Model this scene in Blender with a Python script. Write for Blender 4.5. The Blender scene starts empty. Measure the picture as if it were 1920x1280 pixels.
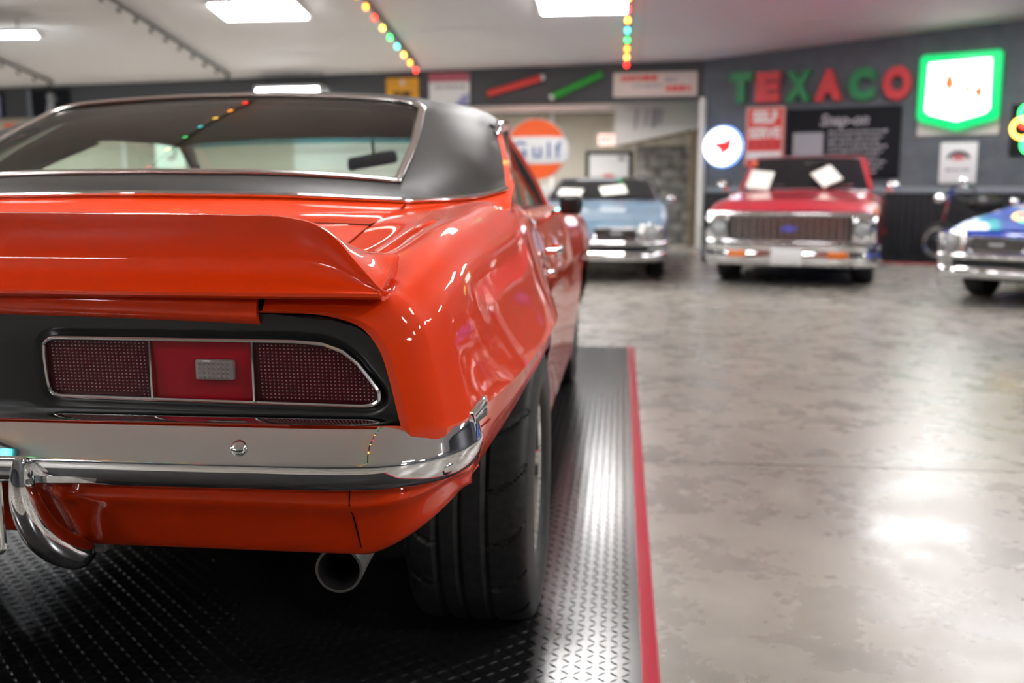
import bpy, bmesh, math, random
import numpy as np
from mathutils import Matrix, Vector
random.seed(4)
SC = bpy.context.scene
COL = SC.collection
PI = math.pi

# ------------------------------------------------------------------ camera, world, exposure
cam_d = bpy.data.cameras.new('camera')
cam = bpy.data.objects.new('camera', cam_d)
COL.objects.link(cam)
cam_d.sensor_width = 36.0
cam_d.lens = 35.0
cam_d.clip_end = 100
cam.location = (1.08, -1.32, 1.02)
cam.rotation_euler = (math.radians(90 - 8.83), 0, math.radians(6.19))
cam_d.dof.use_dof = True
cam_d.dof.focus_distance = 1.48
cam_d.dof.aperture_fstop = 3.2
SC.camera = cam

world = bpy.data.worlds.new('world')
SC.world = world
world.use_nodes = True
world.node_tree.nodes['Background'].inputs[0].default_value = (0.8, 0.85, 1.0, 1)
world.node_tree.nodes['Background'].inputs[1].default_value = 0.05

PANEL_STRENGTH = 49.0
SC.view_settings.view_transform = 'Standard'
SC.view_settings.look = 'None'
SC.view_settings.gamma = 1.0
SC.view_settings.use_curve_mapping = False
SC.view_settings.exposure = 0.0
SC.cycles.max_bounces = 5
SC.cycles.diffuse_bounces = 2
SC.cycles.glossy_bounces = 3
SC.cycles.transmission_bounces = 4
SC.cycles.transparent_max_bounces = 12
SC.cycles.caustics_reflective = False
SC.cycles.caustics_refractive = False
SC.cycles.use_adaptive_sampling = True
SC.cycles.adaptive_threshold = 0.15


# ------------------------------------------------------------------ helpers
def lin(c):
    c = c / 255.0
    return c / 12.92 if c <= 0.04045 else ((c + 0.055) / 1.055) ** 2.4


def rgb(r, g, b):
    return (lin(r), lin(g), lin(b), 1.0)


class MB:
    """collects shapes, then links them as one mesh object"""

    def __init__(s):
        s.v = []
        s.f = []

    def add(s, verts, faces, M=None):
        o = len(s.v)
        for p in verts:
            p = Vector(p)
            if M is not None:
                p = M @ p
            s.v.append((p.x, p.y, p.z))
        for f in faces:
            s.f.append(tuple(i + o for i in f))
        return s

    def box(s, c, d, M=None):
        x, y, z = c
        a, b, h = d[0] / 2, d[1] / 2, d[2] / 2
        V = [(x - a, y - b, z - h), (x + a, y - b, z - h), (x + a, y + b, z - h), (x - a, y + b, z - h),
             (x - a, y - b, z + h), (x + a, y - b, z + h), (x + a, y + b, z + h), (x - a, y + b, z + h)]
        F = [(0, 3, 2, 1), (4, 5, 6, 7), (0, 1, 5, 4), (1, 2, 6, 5), (2, 3, 7, 6), (3, 0, 4, 7)]
        return s.add(V, F, M)

    def hexa(s, V, M=None):
        F = [(0, 3, 2, 1), (4, 5, 6, 7), (0, 1, 5, 4), (1, 2, 6, 5), (2, 3, 7, 6), (3, 0, 4, 7)]
        return s.add(V, F, M)

    def grid(s, P, closed=False, M=None):
        n, m = len(P), len(P[0])
        V = [p for row in P for p in row]
        F = []
        for i in range(n - 1):
            for j in range(m if closed else m - 1):
                k = (j + 1) % m
                F.append((i * m + j, i * m + k, (i + 1) * m + k, (i + 1) * m + j))
        return s.add(V, F, M)

    def lathe(s, prof, c=(0, 0, 0), axis='x', n=48, M=None, caps=True):
        rows = []
        for a, r in prof:
            row = []
            for k in range(n):
                t = 2 * PI * k / n
                u, w = r * math.cos(t), r * math.sin(t)
                if axis == 'x':
                    p = (c[0] + a, c[1] + u, c[2] + w)
                elif axis == 'y':
                    p = (c[0] + u, c[1] + a, c[2] + w)
                else:
                    p = (c[0] + u, c[1] + w, c[2] + a)
                row.append(p)
            rows.append(row)
        s.grid(rows, closed=True, M=M)
        return s

    def disc(s, c, r, axis='y', n=32, M=None):
        V = []
        for k in range(n):
            t = 2 * PI * k / n
            u, w = r * math.cos(t), r * math.sin(t)
            V.append({'x': (c[0], c[1] + u, c[2] + w), 'y': (c[0] + u, c[1], c[2] + w), 'z': (c[0] + u, c[1] + w, c[2])}[axis])
        return s.add(V, [tuple(range(n))], M)

    def tube(s, path, r, n=10, closed=False, cap=True, sq=None, M=None, ref=(0, 0, 1)):
        """sweep an ellipse (r, or r x sq) along a path"""
        P = [Vector(p) for p in path]
        N = len(P)
        rows = []
        for i in range(N):
            if closed:
                t = P[(i + 1) % N] - P[i - 1]
            else:
                t = P[min(i + 1, N - 1)] - P[max(i - 1, 0)]
            t.normalize()
            a = Vector(ref)
            if abs(a.dot(t)) > 0.97:
                a = Vector((1, 0, 0)) if abs(t.x) < 0.9 else Vector((0, 1, 0))
            u = t.cross(a).normalized()
            w = u.cross(t).normalized()
            rr = r[i] if isinstance(r, (list, tuple)) else r
            q = rr if sq is None else (sq[i] if isinstance(sq, (list, tuple)) else sq)
            rows.append([tuple(P[i] + u * (rr * math.cos(2 * PI * k / n)) + w * (q * math.sin(2 * PI * k / n))) for k in range(n)])
        if closed:
            rows.append(rows[0])
        o = len(s.v)
        s.grid(rows, closed=True, M=M)
        if cap and not closed:
            s.f.append(tuple(o + k for k in range(n))[::-1])
            s.f.append(tuple(o + (N - 1) * n + k for k in range(n)))
        return s

    def prism(s, outl, d0, d1, M=None, plane='xz'):
        """outline (closed, 2-D) extruded between depths d0 and d1"""
        n = len(outl)

        def pt(p, d):
            return {'xz': (p[0], d, p[1]), 'xy': (p[0], p[1], d), 'yz': (d, p[0], p[1])}[plane]
        V = [pt(p, d0) for p in outl] + [pt(p, d1) for p in outl]
        F = [tuple(range(n)), tuple(range(2 * n - 1, n - 1, -1))]
        for k in range(n):
            F.append((k, (k + 1) % n, n + (k + 1) % n, n + k))
        return s.add(V, F, M)

    def build(s, name, mat, parent=None, bevel=0.0, angle=35, merge=0.0, segs=2, mirror=False, kind=None):
        bm = bmesh.new()
        vs = [bm.verts.new(p) for p in s.v]
        for f in s.f:
            try:
                bm.faces.new([vs[i] for i in f])
            except ValueError:
                pass
        if mirror:
            g = bmesh.ops.duplicate(bm, geom=bm.verts[:] + bm.faces[:] + bm.edges[:])['geom']
            for v in g:
                if isinstance(v, bmesh.types.BMVert):
                    v.co.x = -v.co.x
            bmesh.ops.reverse_faces(bm, faces=[f for f in g if isinstance(f, bmesh.types.BMFace)])
        if merge:
            bmesh.ops.remove_doubles(bm, verts=bm.verts[:], dist=merge)
        bmesh.ops.recalc_face_normals(bm, faces=bm.faces[:])
        if bevel:
            bmesh.ops.bevel(bm, geom=[e for e in bm.edges if len(e.link_faces) == 2 and e.calc_face_angle(0) > 0.6], offset=bevel,
                            segments=segs, affect='EDGES', profile=0.5, clamp_overlap=True)
        me = bpy.data.meshes.new(name)
        bm.to_mesh(me)
        bm.free()
        return link(name, me, mat, parent, angle, kind)


def link(name, me, mat, parent=None, angle=35, kind=None):
    me.polygons.foreach_set('use_smooth', [True] * len(me.polygons))
    me.set_sharp_from_angle(angle=math.radians(angle))
    if mat is not None and not me.materials:
        me.materials.append(mat)
    o = bpy.data.objects.new(name, me)
    COL.objects.link(o)
    if parent is not None:
        o.parent = parent
    if kind:
        o['kind'] = kind
    return o


def thing(name, label, cat, loc=(0, 0, 0), rz=0.0, group=None):
    o = bpy.data.objects.new(name, None)
    COL.objects.link(o)
    o.location = loc
    o.rotation_euler = (0, 0, rz)
    return tag(o, label, cat, group)


def tag(o, label, cat, group=None):
    o['label'] = label
    o['category'] = cat
    if group:
        o['group'] = group
    return o


def struct(o, label=None):
    o['kind'] = 'structure'
    if label:
        o['label'] = label
    return o


def spl(P, n):
    """Catmull-Rom through the points, n samples, by chord length"""
    P = np.array(P, float)
    t = np.r_[0, np.cumsum(np.linalg.norm(np.diff(P, axis=0), axis=1) ** 0.6 + 1e-9)]
    return hermite(t, P, np.linspace(0, t[-1], n))


def hermite(t, P, q):
    t = np.asarray(t, float)
    P = np.asarray(P, float)
    d = (P[1:] - P[:-1]) / (t[1:] - t[:-1])[:, None]
    m = np.zeros_like(P)
    m[0], m[-1] = d[0], d[-1]
    h = t[1:] - t[:-1]
    for i in range(1, len(t) - 1):
        m[i] = (d[i - 1] * h[i] + d[i] * h[i - 1]) / (h[i] + h[i - 1])
        bad = d[i - 1] * d[i] <= 0
        m[i] = np.where(bad, 0.35 * m[i], m[i])
    q = np.atleast_1d(q)
    k = np.clip(np.searchsorted(t, q, side='right') - 1, 0, len(t) - 2)
    s = ((q - t[k]) / h[k])[:, None]
    hh = h[k][:, None]
    return ((2 * s**3 - 3 * s**2 + 1) * P[k] + (s**3 - 2 * s**2 + s) * hh * m[k]
            + (-2 * s**3 + 3 * s**2) * P[k + 1] + (s**3 - s**2) * hh * m[k + 1])


def text_mesh(body, size, extrude=0.0, offset=0.0, shear=0.0, align='CENTER', spacing=1.0):
    cu = bpy.data.curves.new('text', 'FONT')
    cu.body = body
    cu.size = size
    cu.extrude = extrude
    cu.offset = offset
    cu.shear = shear
    cu.align_x = align
    cu.align_y = 'CENTER'
    cu.space_character = spacing
    cu.resolution_u = 4
    o = bpy.data.objects.new('text', cu)
    COL.objects.link(o)
    dg = bpy.context.evaluated_depsgraph_get()
    me = bpy.data.meshes.new_from_object(o.evaluated_get(dg))
    bpy.data.objects.remove(o)
    bpy.data.curves.remove(cu)
    me.materials.clear()
    for v in me.vertices:      # stand it up: reads along x, faces -y
        x, y, z = v.co
        v.co = (x, -z, y)
    return me


# ------------------------------------------------------------------ materials
def mat(name, col, rough=0.5, metal=0.0, coat=0.0, spec=0.5, coat_rough=0.03, emit=None, strength=0.0):
    m = bpy.data.materials.new(name)
    m.use_nodes = True
    b = m.node_tree.nodes['Principled BSDF']
    b.inputs['Base Color'].default_value = col
    b.inputs['Roughness'].default_value = rough
    b.inputs['Metallic'].default_value = metal
    b.inputs['Coat Weight'].default_value = coat
    b.inputs['Coat Roughness'].default_value = coat_rough
    b.inputs['Specular IOR Level'].default_value = spec
    if emit:
        b.inputs['Emission Color'].default_value = emit
        b.inputs['Emission Strength'].default_value = strength
    return m


def nodes(m):
    return m.node_tree.nodes, m.node_tree.links, m.node_tree.nodes['Principled BSDF']


def noise(m, scale, detail=4, rough=0.6, coord='Object', dist=0.0):
    N, L, b = nodes(m)
    tc = N.new('ShaderNodeTexCoord')
    n = N.new('ShaderNodeTexNoise')
    n.inputs['Scale'].default_value = scale
    n.inputs['Detail'].default_value = detail
    n.inputs['Roughness'].default_value = rough
    n.inputs['Distortion'].default_value = dist
    L.new(tc.outputs[coord], n.inputs['Vector'])
    return n


def ramp(m, src, stops):
    N, L, b = nodes(m)
    r = N.new('ShaderNodeValToRGB')
    e = r.color_ramp.elements
    while len(e) < len(stops):
        e.new(0.5)
    for i, (p, c) in enumerate(stops):
        e[i].position = p
        e[i].color = c
    L.new(src, r.inputs[0])
    return r


def bump(m, src, strength, dist=0.01):
    N, L, b = nodes(m)
    bp = N.new('ShaderNodeBump')
    bp.inputs['Strength'].default_value = strength
    bp.inputs['Distance'].default_value = dist
    L.new(src, bp.inputs['Height'])
    L.new(bp.outputs[0], b.inputs['Normal'])


def glass(name, tint, refl=1.45, extra=0.0):
    m = bpy.data.materials.new(name)
    m.use_nodes = True
    N, L = m.node_tree.nodes, m.node_tree.links
    N.clear()
    out = N.new('ShaderNodeOutputMaterial')
    mx = N.new('ShaderNodeMixShader')
    fr = N.new('ShaderNodeFresnel')
    ge = N.new('ShaderNodeNewGeometry')       # a thin pane reflects alike from both sides
    ma = N.new('ShaderNodeMath')
    ma.operation = 'MULTIPLY_ADD'
    ma.inputs[1].default_value = 1 / refl - refl
    ma.inputs[2].default_value = refl
    L.new(ge.outputs['Backfacing'], ma.inputs[0])
    L.new(ma.outputs[0], fr.inputs[0])
    tr = N.new('ShaderNodeBsdfTransparent')
    tr.inputs[0].default_value = tint
    gl = N.new('ShaderNodeBsdfGlossy')
    gl.inputs['Roughness'].default_value = 0.01
    L.new(fr.outputs[0], mx.inputs[0])
    L.new(tr.outputs[0], mx.inputs[1])
    L.new(gl.outputs[0], mx.inputs[2])
    L.new(mx.outputs[0], out.inputs[0])
    return m


def gray(v):
    return (v, v, v, 1)


M = {}
M['orange'] = mat('orange_paint', (0.80, 0.046, 0.002, 1), 0.5, coat=1.0, coat_rough=0.012, spec=0.08)
M['orange'].node_tree.nodes['Principled BSDF'].inputs['Coat IOR'].default_value = 1.40
M['chrome'] = mat('chrome', (0.82, 0.83, 0.85, 1), 0.035, 1.0)
M['satin'] = mat('satin_steel', (0.62, 0.60, 0.58, 1), 0.22, 1.0)
M['alum'] = mat('polished_aluminium', (0.70, 0.71, 0.73, 1), 0.16, 1.0)
M['black'] = mat('satin_black', (0.012, 0.0125, 0.013, 1), 0.34)
M['void'] = mat('flat_black', (0.004, 0.004, 0.004, 1), 0.9, spec=0.1)
M['vinyl'] = mat('black_vinyl', (0.026, 0.025, 0.024, 1), 0.42)
bump(M['vinyl'], noise(M['vinyl'], 420, 2, 0.5).outputs[0], 0.25, 0.002)
M['headliner'] = mat('grey_cloth', rgb(150, 143, 132), 0.9)
M['interior'] = mat('black_upholstery', (0.018, 0.018, 0.019, 1), 0.6)
M['tyre'] = mat('black_rubber', (0.017, 0.017, 0.018, 1), 0.52, spec=0.4)
_n = noise(M['tyre'], 60, 3)
_r = ramp(M['tyre'], _n.outputs[0], [(0.3, (0.012, 0.012, 0.0125, 1)), (0.75, (0.03, 0.03, 0.031, 1))])
M['tyre'].node_tree.links.new(_r.outputs[0], nodes(M['tyre'])[2].inputs['Base Color'])
M['exhaust'] = mat('steel_pipe', (0.17, 0.165, 0.165, 1), 0.48, 1.0)
M['redlens'] = mat('red_lens', (0.34, 0.002, 0.012, 1), 0.12, spec=0.35)
M['redlens_grid'] = mat('red_prism_lens', (0.05, 0.001, 0.004, 1), 0.25, spec=0.3)
M['prism'] = mat('clear_red_prism', (0.11, 0.003, 0.010, 1), 0.12, spec=0.6)
M['tip'] = mat('painted_glint_tip', (0.42, 0.22, 0.25, 1), 0.08, coat=1.0)  # opaque pale colour stands in for glints on the prisms
M['clearlens'] = mat('clear_lens', (0.22, 0.19, 0.19, 1), 0.10, coat=1.0)
M['darkred'] = mat('dark_red_lens_edge', (0.03, 0.001, 0.002, 1), 0.15, coat=1.0)
M['glass'] = glass('car_glass', (0.66, 0.74, 0.70, 1), 1.5)
M['tint'] = glass('teal_tint_glass', (0.08, 0.33, 0.40, 1), 1.45)
M['darkglass'] = mat('dark_glass', (0.012, 0.013, 0.014, 1), 0.04, spec=0.6)
M['mirror'] = mat('mirror_glass', (0.12, 0.16, 0.22, 1), 0.05, 0.6)

# concrete: mottled, sealed and a little glossy
m = M['concrete'] = mat('sealed_concrete', rgb(150, 144, 134), 0.3, spec=0.5)
N_, L_, b_ = nodes(m)
n1 = noise(m, 0.7, 5, 0.62)
n2 = noise(m, 3.4, 6, 0.66, dist=0.2)
mx = N_.new('ShaderNodeMath'); mx.operation = 'MULTIPLY_ADD'
L_.new(n1.outputs[0], mx.inputs[0]); mx.inputs[1].default_value = 0.62
m2 = N_.new('ShaderNodeMath'); m2.operation = 'MULTIPLY'; m2.inputs[1].default_value = 0.38
L_.new(n2.outputs[0], m2.inputs[0]); L_.new(m2.outputs[0], mx.inputs[2])
cr = ramp(m, mx.outputs[0], [(0.36, rgb(124, 120, 113)), (0.47, rgb(137, 132, 124)), (0.55, rgb(146, 141, 132)), (0.68, rgb(160, 154, 144))])
L_.new(cr.outputs[0], b_.inputs['Base Color'])
rr = N_.new('ShaderNodeMapRange')
rr.inputs[1].default_value = 0.3; rr.inputs[2].default_value = 0.7; rr.inputs[3].default_value = 0.21; rr.inputs[4].default_value = 0.36
L_.new(n2.outputs[0], rr.inputs[0]); L_.new(rr.outputs[0], b_.inputs['Roughness'])
bump(m, n2.outputs[0], 0.09, 0.015)

M['joint'] = mat('dark_joint', rgb(70, 66, 62), 0.8)
M['mat'] = mat('black_vinyl_mat', (0.012, 0.012, 0.013, 1), 0.20, spec=0.8)
M['redtrim'] = mat('red_vinyl_edge', rgb(168, 20, 46), 0.3)
M['ceil'] = mat('white_ceiling', rgb(224, 221, 221), 0.75)
M['ceiljoint'] = mat('ceiling_seam', rgb(205, 200, 198), 0.8)
M['wallgrey'] = mat('grey_wall_paint', rgb(84, 89, 96), 0.65)
_n = noise(M['wallgrey'], 4, 4)
_r = ramp(M['wallgrey'], _n.outputs[0], [(0.3, rgb(76, 81, 88)), (0.7, rgb(92, 97, 104))])
M['wallgrey'].node_tree.links.new(_r.outputs[0], nodes(M['wallgrey'])[2].inputs['Base Color'])
M['header'] = mat('charcoal_wall_paint', rgb(70, 71, 74), 0.7)
M['wain'] = mat('black_ribbed_metal', rgb(26, 27, 32), 0.5)
M['rail'] = mat('grey_chair_rail', rgb(122, 128, 136), 0.5)
M['beige'] = mat('beige_wall_paint', rgb(176, 170, 156), 0.8)
M['pinktrim'] = mat('pale_trim', rgb(186, 170, 164), 0.6)
M['white'] = mat('white_paint', rgb(226, 226, 224), 0.55)
M['offwhite'] = mat('offwhite_panel', rgb(206, 205, 200), 0.6)
m = M['block'] = mat('grey_block', rgb(120, 118, 114), 0.85)
_n = noise(m, 7, 5)
_r = ramp(m, _n.outputs[0], [(0.3, rgb(92, 90, 88)), (0.7, rgb(140, 138, 133))])
m.node_tree.links.new(_r.outputs[0], nodes(m)[2].inputs['Base Color'])
M['wood'] = mat('weathered_wood', rgb(128, 112, 92), 0.8)
M['fixture'] = mat('white_fixture', rgb(230, 230, 230), 0.4)
M['lamp'] = mat('lit_diffuser', gray(1), 0.5, emit=(1.0, 0.985, 0.975, 1), strength=PANEL_STRENGTH)
M['tubelamp'] = mat('lit_tube', gray(1), 0.5, emit=(0.86, 0.94, 1.0, 1), strength=PANEL_STRENGTH)
M['bar'] = mat('black_track', rgb(30, 28, 26), 0.5)


def glow(name, col, s):
    return mat(name, (col[0] * 0.6, col[1] * 0.6, col[2] * 0.6, 1), 0.4, emit=col, strength=s)


BULB = [glow('bulb_red', (1, 0.03, 0.02, 1), 9), glow('bulb_amber', (1, 0.36, 0.03, 1), 10), glow('bulb_green', (0.05, 0.9, 0.2, 1), 7),
        glow('bulb_teal', (0.1, 0.75, 0.8, 1), 7), glow('bulb_yellow', (1, 0.6, 0.08, 1), 9)]
for _b in BULB:
    _b.cycles.emission_sampling = 'NONE'
    _b.node_tree.nodes['Principled BSDF'].inputs['Emission Strength'].default_value *= .8
M['bulb_off'] = mat('unlit_bulb', rgb(70, 58, 40), 0.3)
M['neon_green'] = glow('lit_green', (0.0, 0.75, 0.20, 1), .85)
M['neon_white'] = glow('lit_white_face', (1, 1, 1, 1), 3.2)
M['neon_disc'] = glow('lit_cool_white_face', (0.9, 0.95, 1, 1), 3.0)
M['neon_blue'] = glow('lit_blue_ring', (0.18, 0.38, 1, 1), 5.0)
M['red'] = mat('red_enamel', rgb(196, 44, 52), 0.45)
M['green'] = mat('green_enamel', rgb(20, 122, 66), 0.45)
M['signred'] = mat('sign_red', rgb(214, 62, 56), 0.5)
M['signwhite'] = mat('sign_white', rgb(222, 222, 222), 0.5)
M['signcream'] = mat('sign_cream', rgb(212, 196, 188), 0.6)
M['signblack'] = mat('sign_black', rgb(24, 25, 30), 0.8, spec=.2)
M['chalk'] = mat('pale_grey_print', rgb(150, 150, 156), 0.7)
M['yellow'] = mat('sign_yellow', rgb(222, 158, 22), 0.5)
M['gulf_orange'] = mat('sign_orange', rgb(236, 92, 26), 0.4)
M['navy'] = mat('sign_navy', rgb(40, 70, 140), 0.5)
M['purple'] = mat('sign_mauve', rgb(150, 150, 196), 0.5)
M['truckred'] = mat('cherry_red_paint', rgb(186, 18, 40), 0.35, coat=1.0)
M['skyblue'] = mat('pale_blue_paint', rgb(128, 166, 194), 0.35, coat=1.0)
M['royal'] = mat('royal_blue_paint', rgb(20, 78, 216), 0.3, coat=1.0)
M['amber'] = mat('amber_lens', rgb(226, 112, 18), 0.25, coat=1.0)
M['paper'] = mat('white_paper', rgb(232, 230, 222), 0.8)
M['bluebadge'] = mat('blue_badge', rgb(90, 90, 190), 0.3, coat=1.0)
M['lampglass'] = mat('headlamp_glass', rgb(176, 180, 182), 0.12, 0.3, coat=1.0)

# ------------------------------------------------------------------ the room
A24 = math.radians(24)
WK = Vector((2.37, 15.42, 0))                       # where the two show walls meet
WD = Vector((math.cos(A24), -math.sin(A24), 0))      # along the right wall
WN = Vector((-math.sin(A24), -math.cos(A24), 0))     # out of the right wall
RIDGE_Y = 5.0


def ceil_z(y):
    return 3.02 + 0.14 * (15.42 - y) if y > RIDGE_Y else 4.479 - 0.10 * (RIDGE_Y - y)


def wall_matrix(s, z, off=0.0):
    """local frame on the right wall: x along it, -y out of it, z up"""
    p = WK + WD * s + WN * off
    return Matrix.Translation((p.x, p.y, z)) @ Matrix.Rotation(-A24, 4, 'Z')


AL = math.atan(0.1)
HD = Vector((-math.cos(AL), math.sin(AL), 0))        # header wall runs to the left of WK


def head_matrix(x, z, off=0.0):
    y = 15.42 + 0.1 * (2.37 - x)
    p = Vector((x, y, z)) + Vector((-math.sin(AL), -math.cos(AL), 0)) * off
    return Matrix.Translation(p) @ Matrix.Rotation(-AL, 4, 'Z')


# floor: cast slabs with sawn joints
b = MB().box((-1, 5, -0.06), (34, 34, 0.06))
fl = struct(b.build('floor', M['joint']), 'grey sealed concrete floor of the showroom')
ys = [-11.9, -5.6, 2.385, 9.6, 15.9, 21.9]
for i in range(5):
    for x0, x1 in ((-17, -5.2), (-5.2, 15.9)):
        b = MB().box(((x0 + x1) / 2, (ys[i] + ys[i + 1]) / 2, -0.02), (x1 - x0 - 0.008, ys[i + 1] - ys[i] - 0.008, 0.02))
        b.build('floor_slab', M['concrete'], fl)

# ceiling: two slopes, the far one made of white panels
b = MB()
b.hexa([(-17, -10, ceil_z(-10) + .03), (16, -10, ceil_z(-10) + .03), (16, RIDGE_Y, ceil_z(RIDGE_Y) + .03), (-17, RIDGE_Y, ceil_z(RIDGE_Y) + .03),
        (-17, -10, ceil_z(-10) + .12), (16, -10, ceil_z(-10) + .12), (16, RIDGE_Y, ceil_z(RIDGE_Y) + .12), (-17, RIDGE_Y, ceil_z(RIDGE_Y) + .12)])
b.hexa([(-17, RIDGE_Y, ceil_z(RIDGE_Y) + .03), (16, RIDGE_Y, ceil_z(RIDGE_Y) + .03), (16, 18, ceil_z(18) + .03), (-17, 18, ceil_z(18) + .03),
        (-17, RIDGE_Y, ceil_z(RIDGE_Y) + .12), (16, RIDGE_Y, ceil_z(RIDGE_Y) + .12), (16, 18, ceil_z(18) + .12), (-17, 18, ceil_z(18) + .12)])
ce = struct(b.build('ceiling', M['ceiljoint']), 'white sloping panelled ceiling')


def ceil_panel_mesh(y0, y1, x0, x1, name):
    b = MB()
    g = 0.006
    pts = [(x0 + g, y0 + g), (x1 - g, y0 + g), (x1 - g, y1 - g), (x0 + g, y1 - g)]
    b.hexa([(x, y, ceil_z(y) + .012) for x, y in pts] + [(x, y, ceil_z(y) + .03) for x, y in pts])
    return b.build(name, M['ceil'], ce)


rows = list(np.arange(RIDGE_Y + 0.02, 17.9, 1.22))
first = None
for i, y0 in enumerate(rows):
    for j in range(9):
        x0 = -16.9 + j * 3.65
        if first is None:
            first = ceil_panel_mesh(y0, y0 + 1.22, x0, x0 + 3.65, 'ceiling_panel')
            base = (x0, y0)
        else:
            o = first.copy()
            COL.objects.link(o)
            o.location = (x0 - base[0], y0 - base[1], ceil_z(y0) - ceil_z(base[1]))
            o.parent = ce
ceil_panel_mesh(-9.9, RIDGE_Y - .02, -16.9, 15.9, 'ceiling_panel')

# right show wall: ribbed black wainscot, rail, grey paint above
LW = 8.6
wall = MB()
p0, p1 = WK, WK + WD * LW
bk = -WN * 0.12
wall.hexa([tuple(p0), tuple(p1), tuple(p1 + bk), tuple(p0 + bk)] +
          [tuple(p0 + Vector((0, 0, ceil_z(p0.y) + .02))), tuple(p1 + Vector((0, 0, ceil_z(p1.y) + .02))),
           tuple(p1 + bk + Vector((0, 0, ceil_z(p1.y) - .05))), tuple(p0 + bk + Vector((0, 0, ceil_z(p0.y) - .05)))])
wr_ = struct(wall.build('wall_right', M['wallgrey']), 'grey painted showroom wall above a black wainscot')
b = MB()
n = int(LW / 0.1)
prof = []
for k in range(n):
    x = k * 0.1
    prof += [(x, 0.012), (x + .06, 0.012), (x + .07, 0.03), (x + .09, 0.03)]
prof.append((LW, 0.012))
rowsv = [[tuple(WK + WD * x + WN * o + Vector((0, 0, z))) for x, o in prof] for z in (0.0, 0.93)]
b.grid(rowsv)
b.build('wainscot', M['wain'], wr_, angle=20)
MB().box((LW / 2, -0.02, 0), (LW, 0.045, 0.09), wall_matrix(0, 0.975)).build('chair_rail', M['rail'], wr_, bevel=.006)
MB().box((0.02, -0.04, 1.22), (0.10, 0.10, 2.44), wall_matrix(0, 0)).build('corner_post', M['offwhite'], wr_, bevel=.005)

# header wall over the recess
xl = -16.5
L = (WK.x - xl) / math.cos(AL)
b = MB()
pl = Vector((xl, 15.42 + 0.1 * (2.37 - xl), 0))
q = Vector((math.sin(AL), math.cos(AL), 0)) * 0.14
top = lambda p: ceil_z(p.y) + .02
b.hexa([(pl.x, pl.y, 2.24), (WK.x, WK.y, 2.40), (WK.x + q.x, WK.y + q.y, 2.40), (pl.x + q.x, pl.y + q.y, 2.24),
        (pl.x, pl.y, top(pl)), (WK.x, WK.y, top(WK)), (WK.x + q.x, WK.y + q.y, top(WK + q)), (pl.x + q.x, pl.y + q.y, top(pl + q))])
hw = struct(b.build('wall_header', M['header']), 'charcoal header wall hung with signs over the recess')
b = MB()
b.box((0, -0.01, -0.05), (3.6, 0.2, 0.09), head_matrix(-.9, 2.365))
b.build('header_trim', M['pinktrim'], hw, bevel=.006)

# the recess behind the header
b = MB().box((-6.6, 19.6, 1.25), (21, 0.12, 2.5))
wb = struct(b.build('wall_back', M['beige']), 'beige back wall of the recess')
for x in (-13.2, -9.6, -0.35, 3.0):
    MB().box((x, 19.53, 1.25), (0.07, 0.05, 2.5)).build('wall_batten', M['white'], wb)
b = MB().hexa([(-17, 17.45, 2.52), (3.4, 15.62, 2.52), (3.4, 19.6, 2.52), (-17, 19.6, 2.52), (-17, 17.45, 2.6), (3.4, 15.62, 2.6), (3.4, 19.6, 2.6), (-17, 19.6, 2.6)])
struct(b.build('ceiling_recess', M['ceil']), 'low white ceiling of the recess')
b = MB().box((3.35, 17.4, 1.25), (0.12, 4.6, 2.5))
struct(b.build('wall_recess_side', M['beige']), 'beige side wall of the recess')

# white overhead door and its sections
dr = struct(MB().box((-4.2, 19.53, 1.1), (3.3, 0.03, 2.2)).build('door_1', M['joint']), 'white sectional overhead door in the recess')
for k in range(5):
    MB().box((-4.2, 19.505, 0.22 + k * 0.44), (3.26, 0.04, 0.425)).build('door_section', M['white'], dr, bevel=.01)

# staircase cased in white boards, grey block wall below it, wooden post
st = thing('staircase', 'white boarded staircase slanting over the grey block wall', 'staircase', (1.6, 16.6, 0))
MB().prism([(0.95, 1.72), (2.42, 2.02), (2.42, 2.50), (0.95, 2.50)], 16.5, 16.56).build('side_board', M['offwhite'], st).location = (-1.6, -16.6, 0)
for k, (x, w) in enumerate(((1.30, .05), (1.62, .10), (1.48, .035), (1.72, .05))):
    MB().prism([(x - w / 2, 2.0 + .03 * k), (x + w / 2, 2.01 + .03 * k), (x + w / 2 + .03, 2.34), (x - w / 2 + .03, 2.36)], 16.485, 16.5).build('dark_mark', M['chalk'], st).location = (-1.6, -16.6, 0)
for k in range(6):
    x = 0.98 + k * .24
    MB().box((x + .12, 17.0, 1.76 + k * .05), (.25, .95, .04)).build('tread', M['wood'], st).location = (-1.6, -16.6, 0)
bwll = struct(MB().box((1.84, 16.98, 0.87), (0.98, 0.1, 1.74)).build('wall_block', M['joint']), 'grey block wall under the white staircase')
for r in range(9):
    for c in range(-1, 3):
        x0 = 1.36 + c * .40 + (.2 if r % 2 else 0)
        x1 = min(x0 + .39, 2.32)
        x0 = max(x0, 1.36)
        if x1 - x0 > .05:
            MB().box(((x0 + x1) / 2, 16.92, r * .193 + .095), (x1 - x0 - .012, .05, .181)).build('block', M['block'], bwll, bevel=.006)
tag(MB().box((2.30, 16.25, 0.98), (0.12, 0.12, 1.96)).build('timber_post', M['wood'], bevel=.006), 'weathered timber post beside the grey block wall', 'post')

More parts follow.
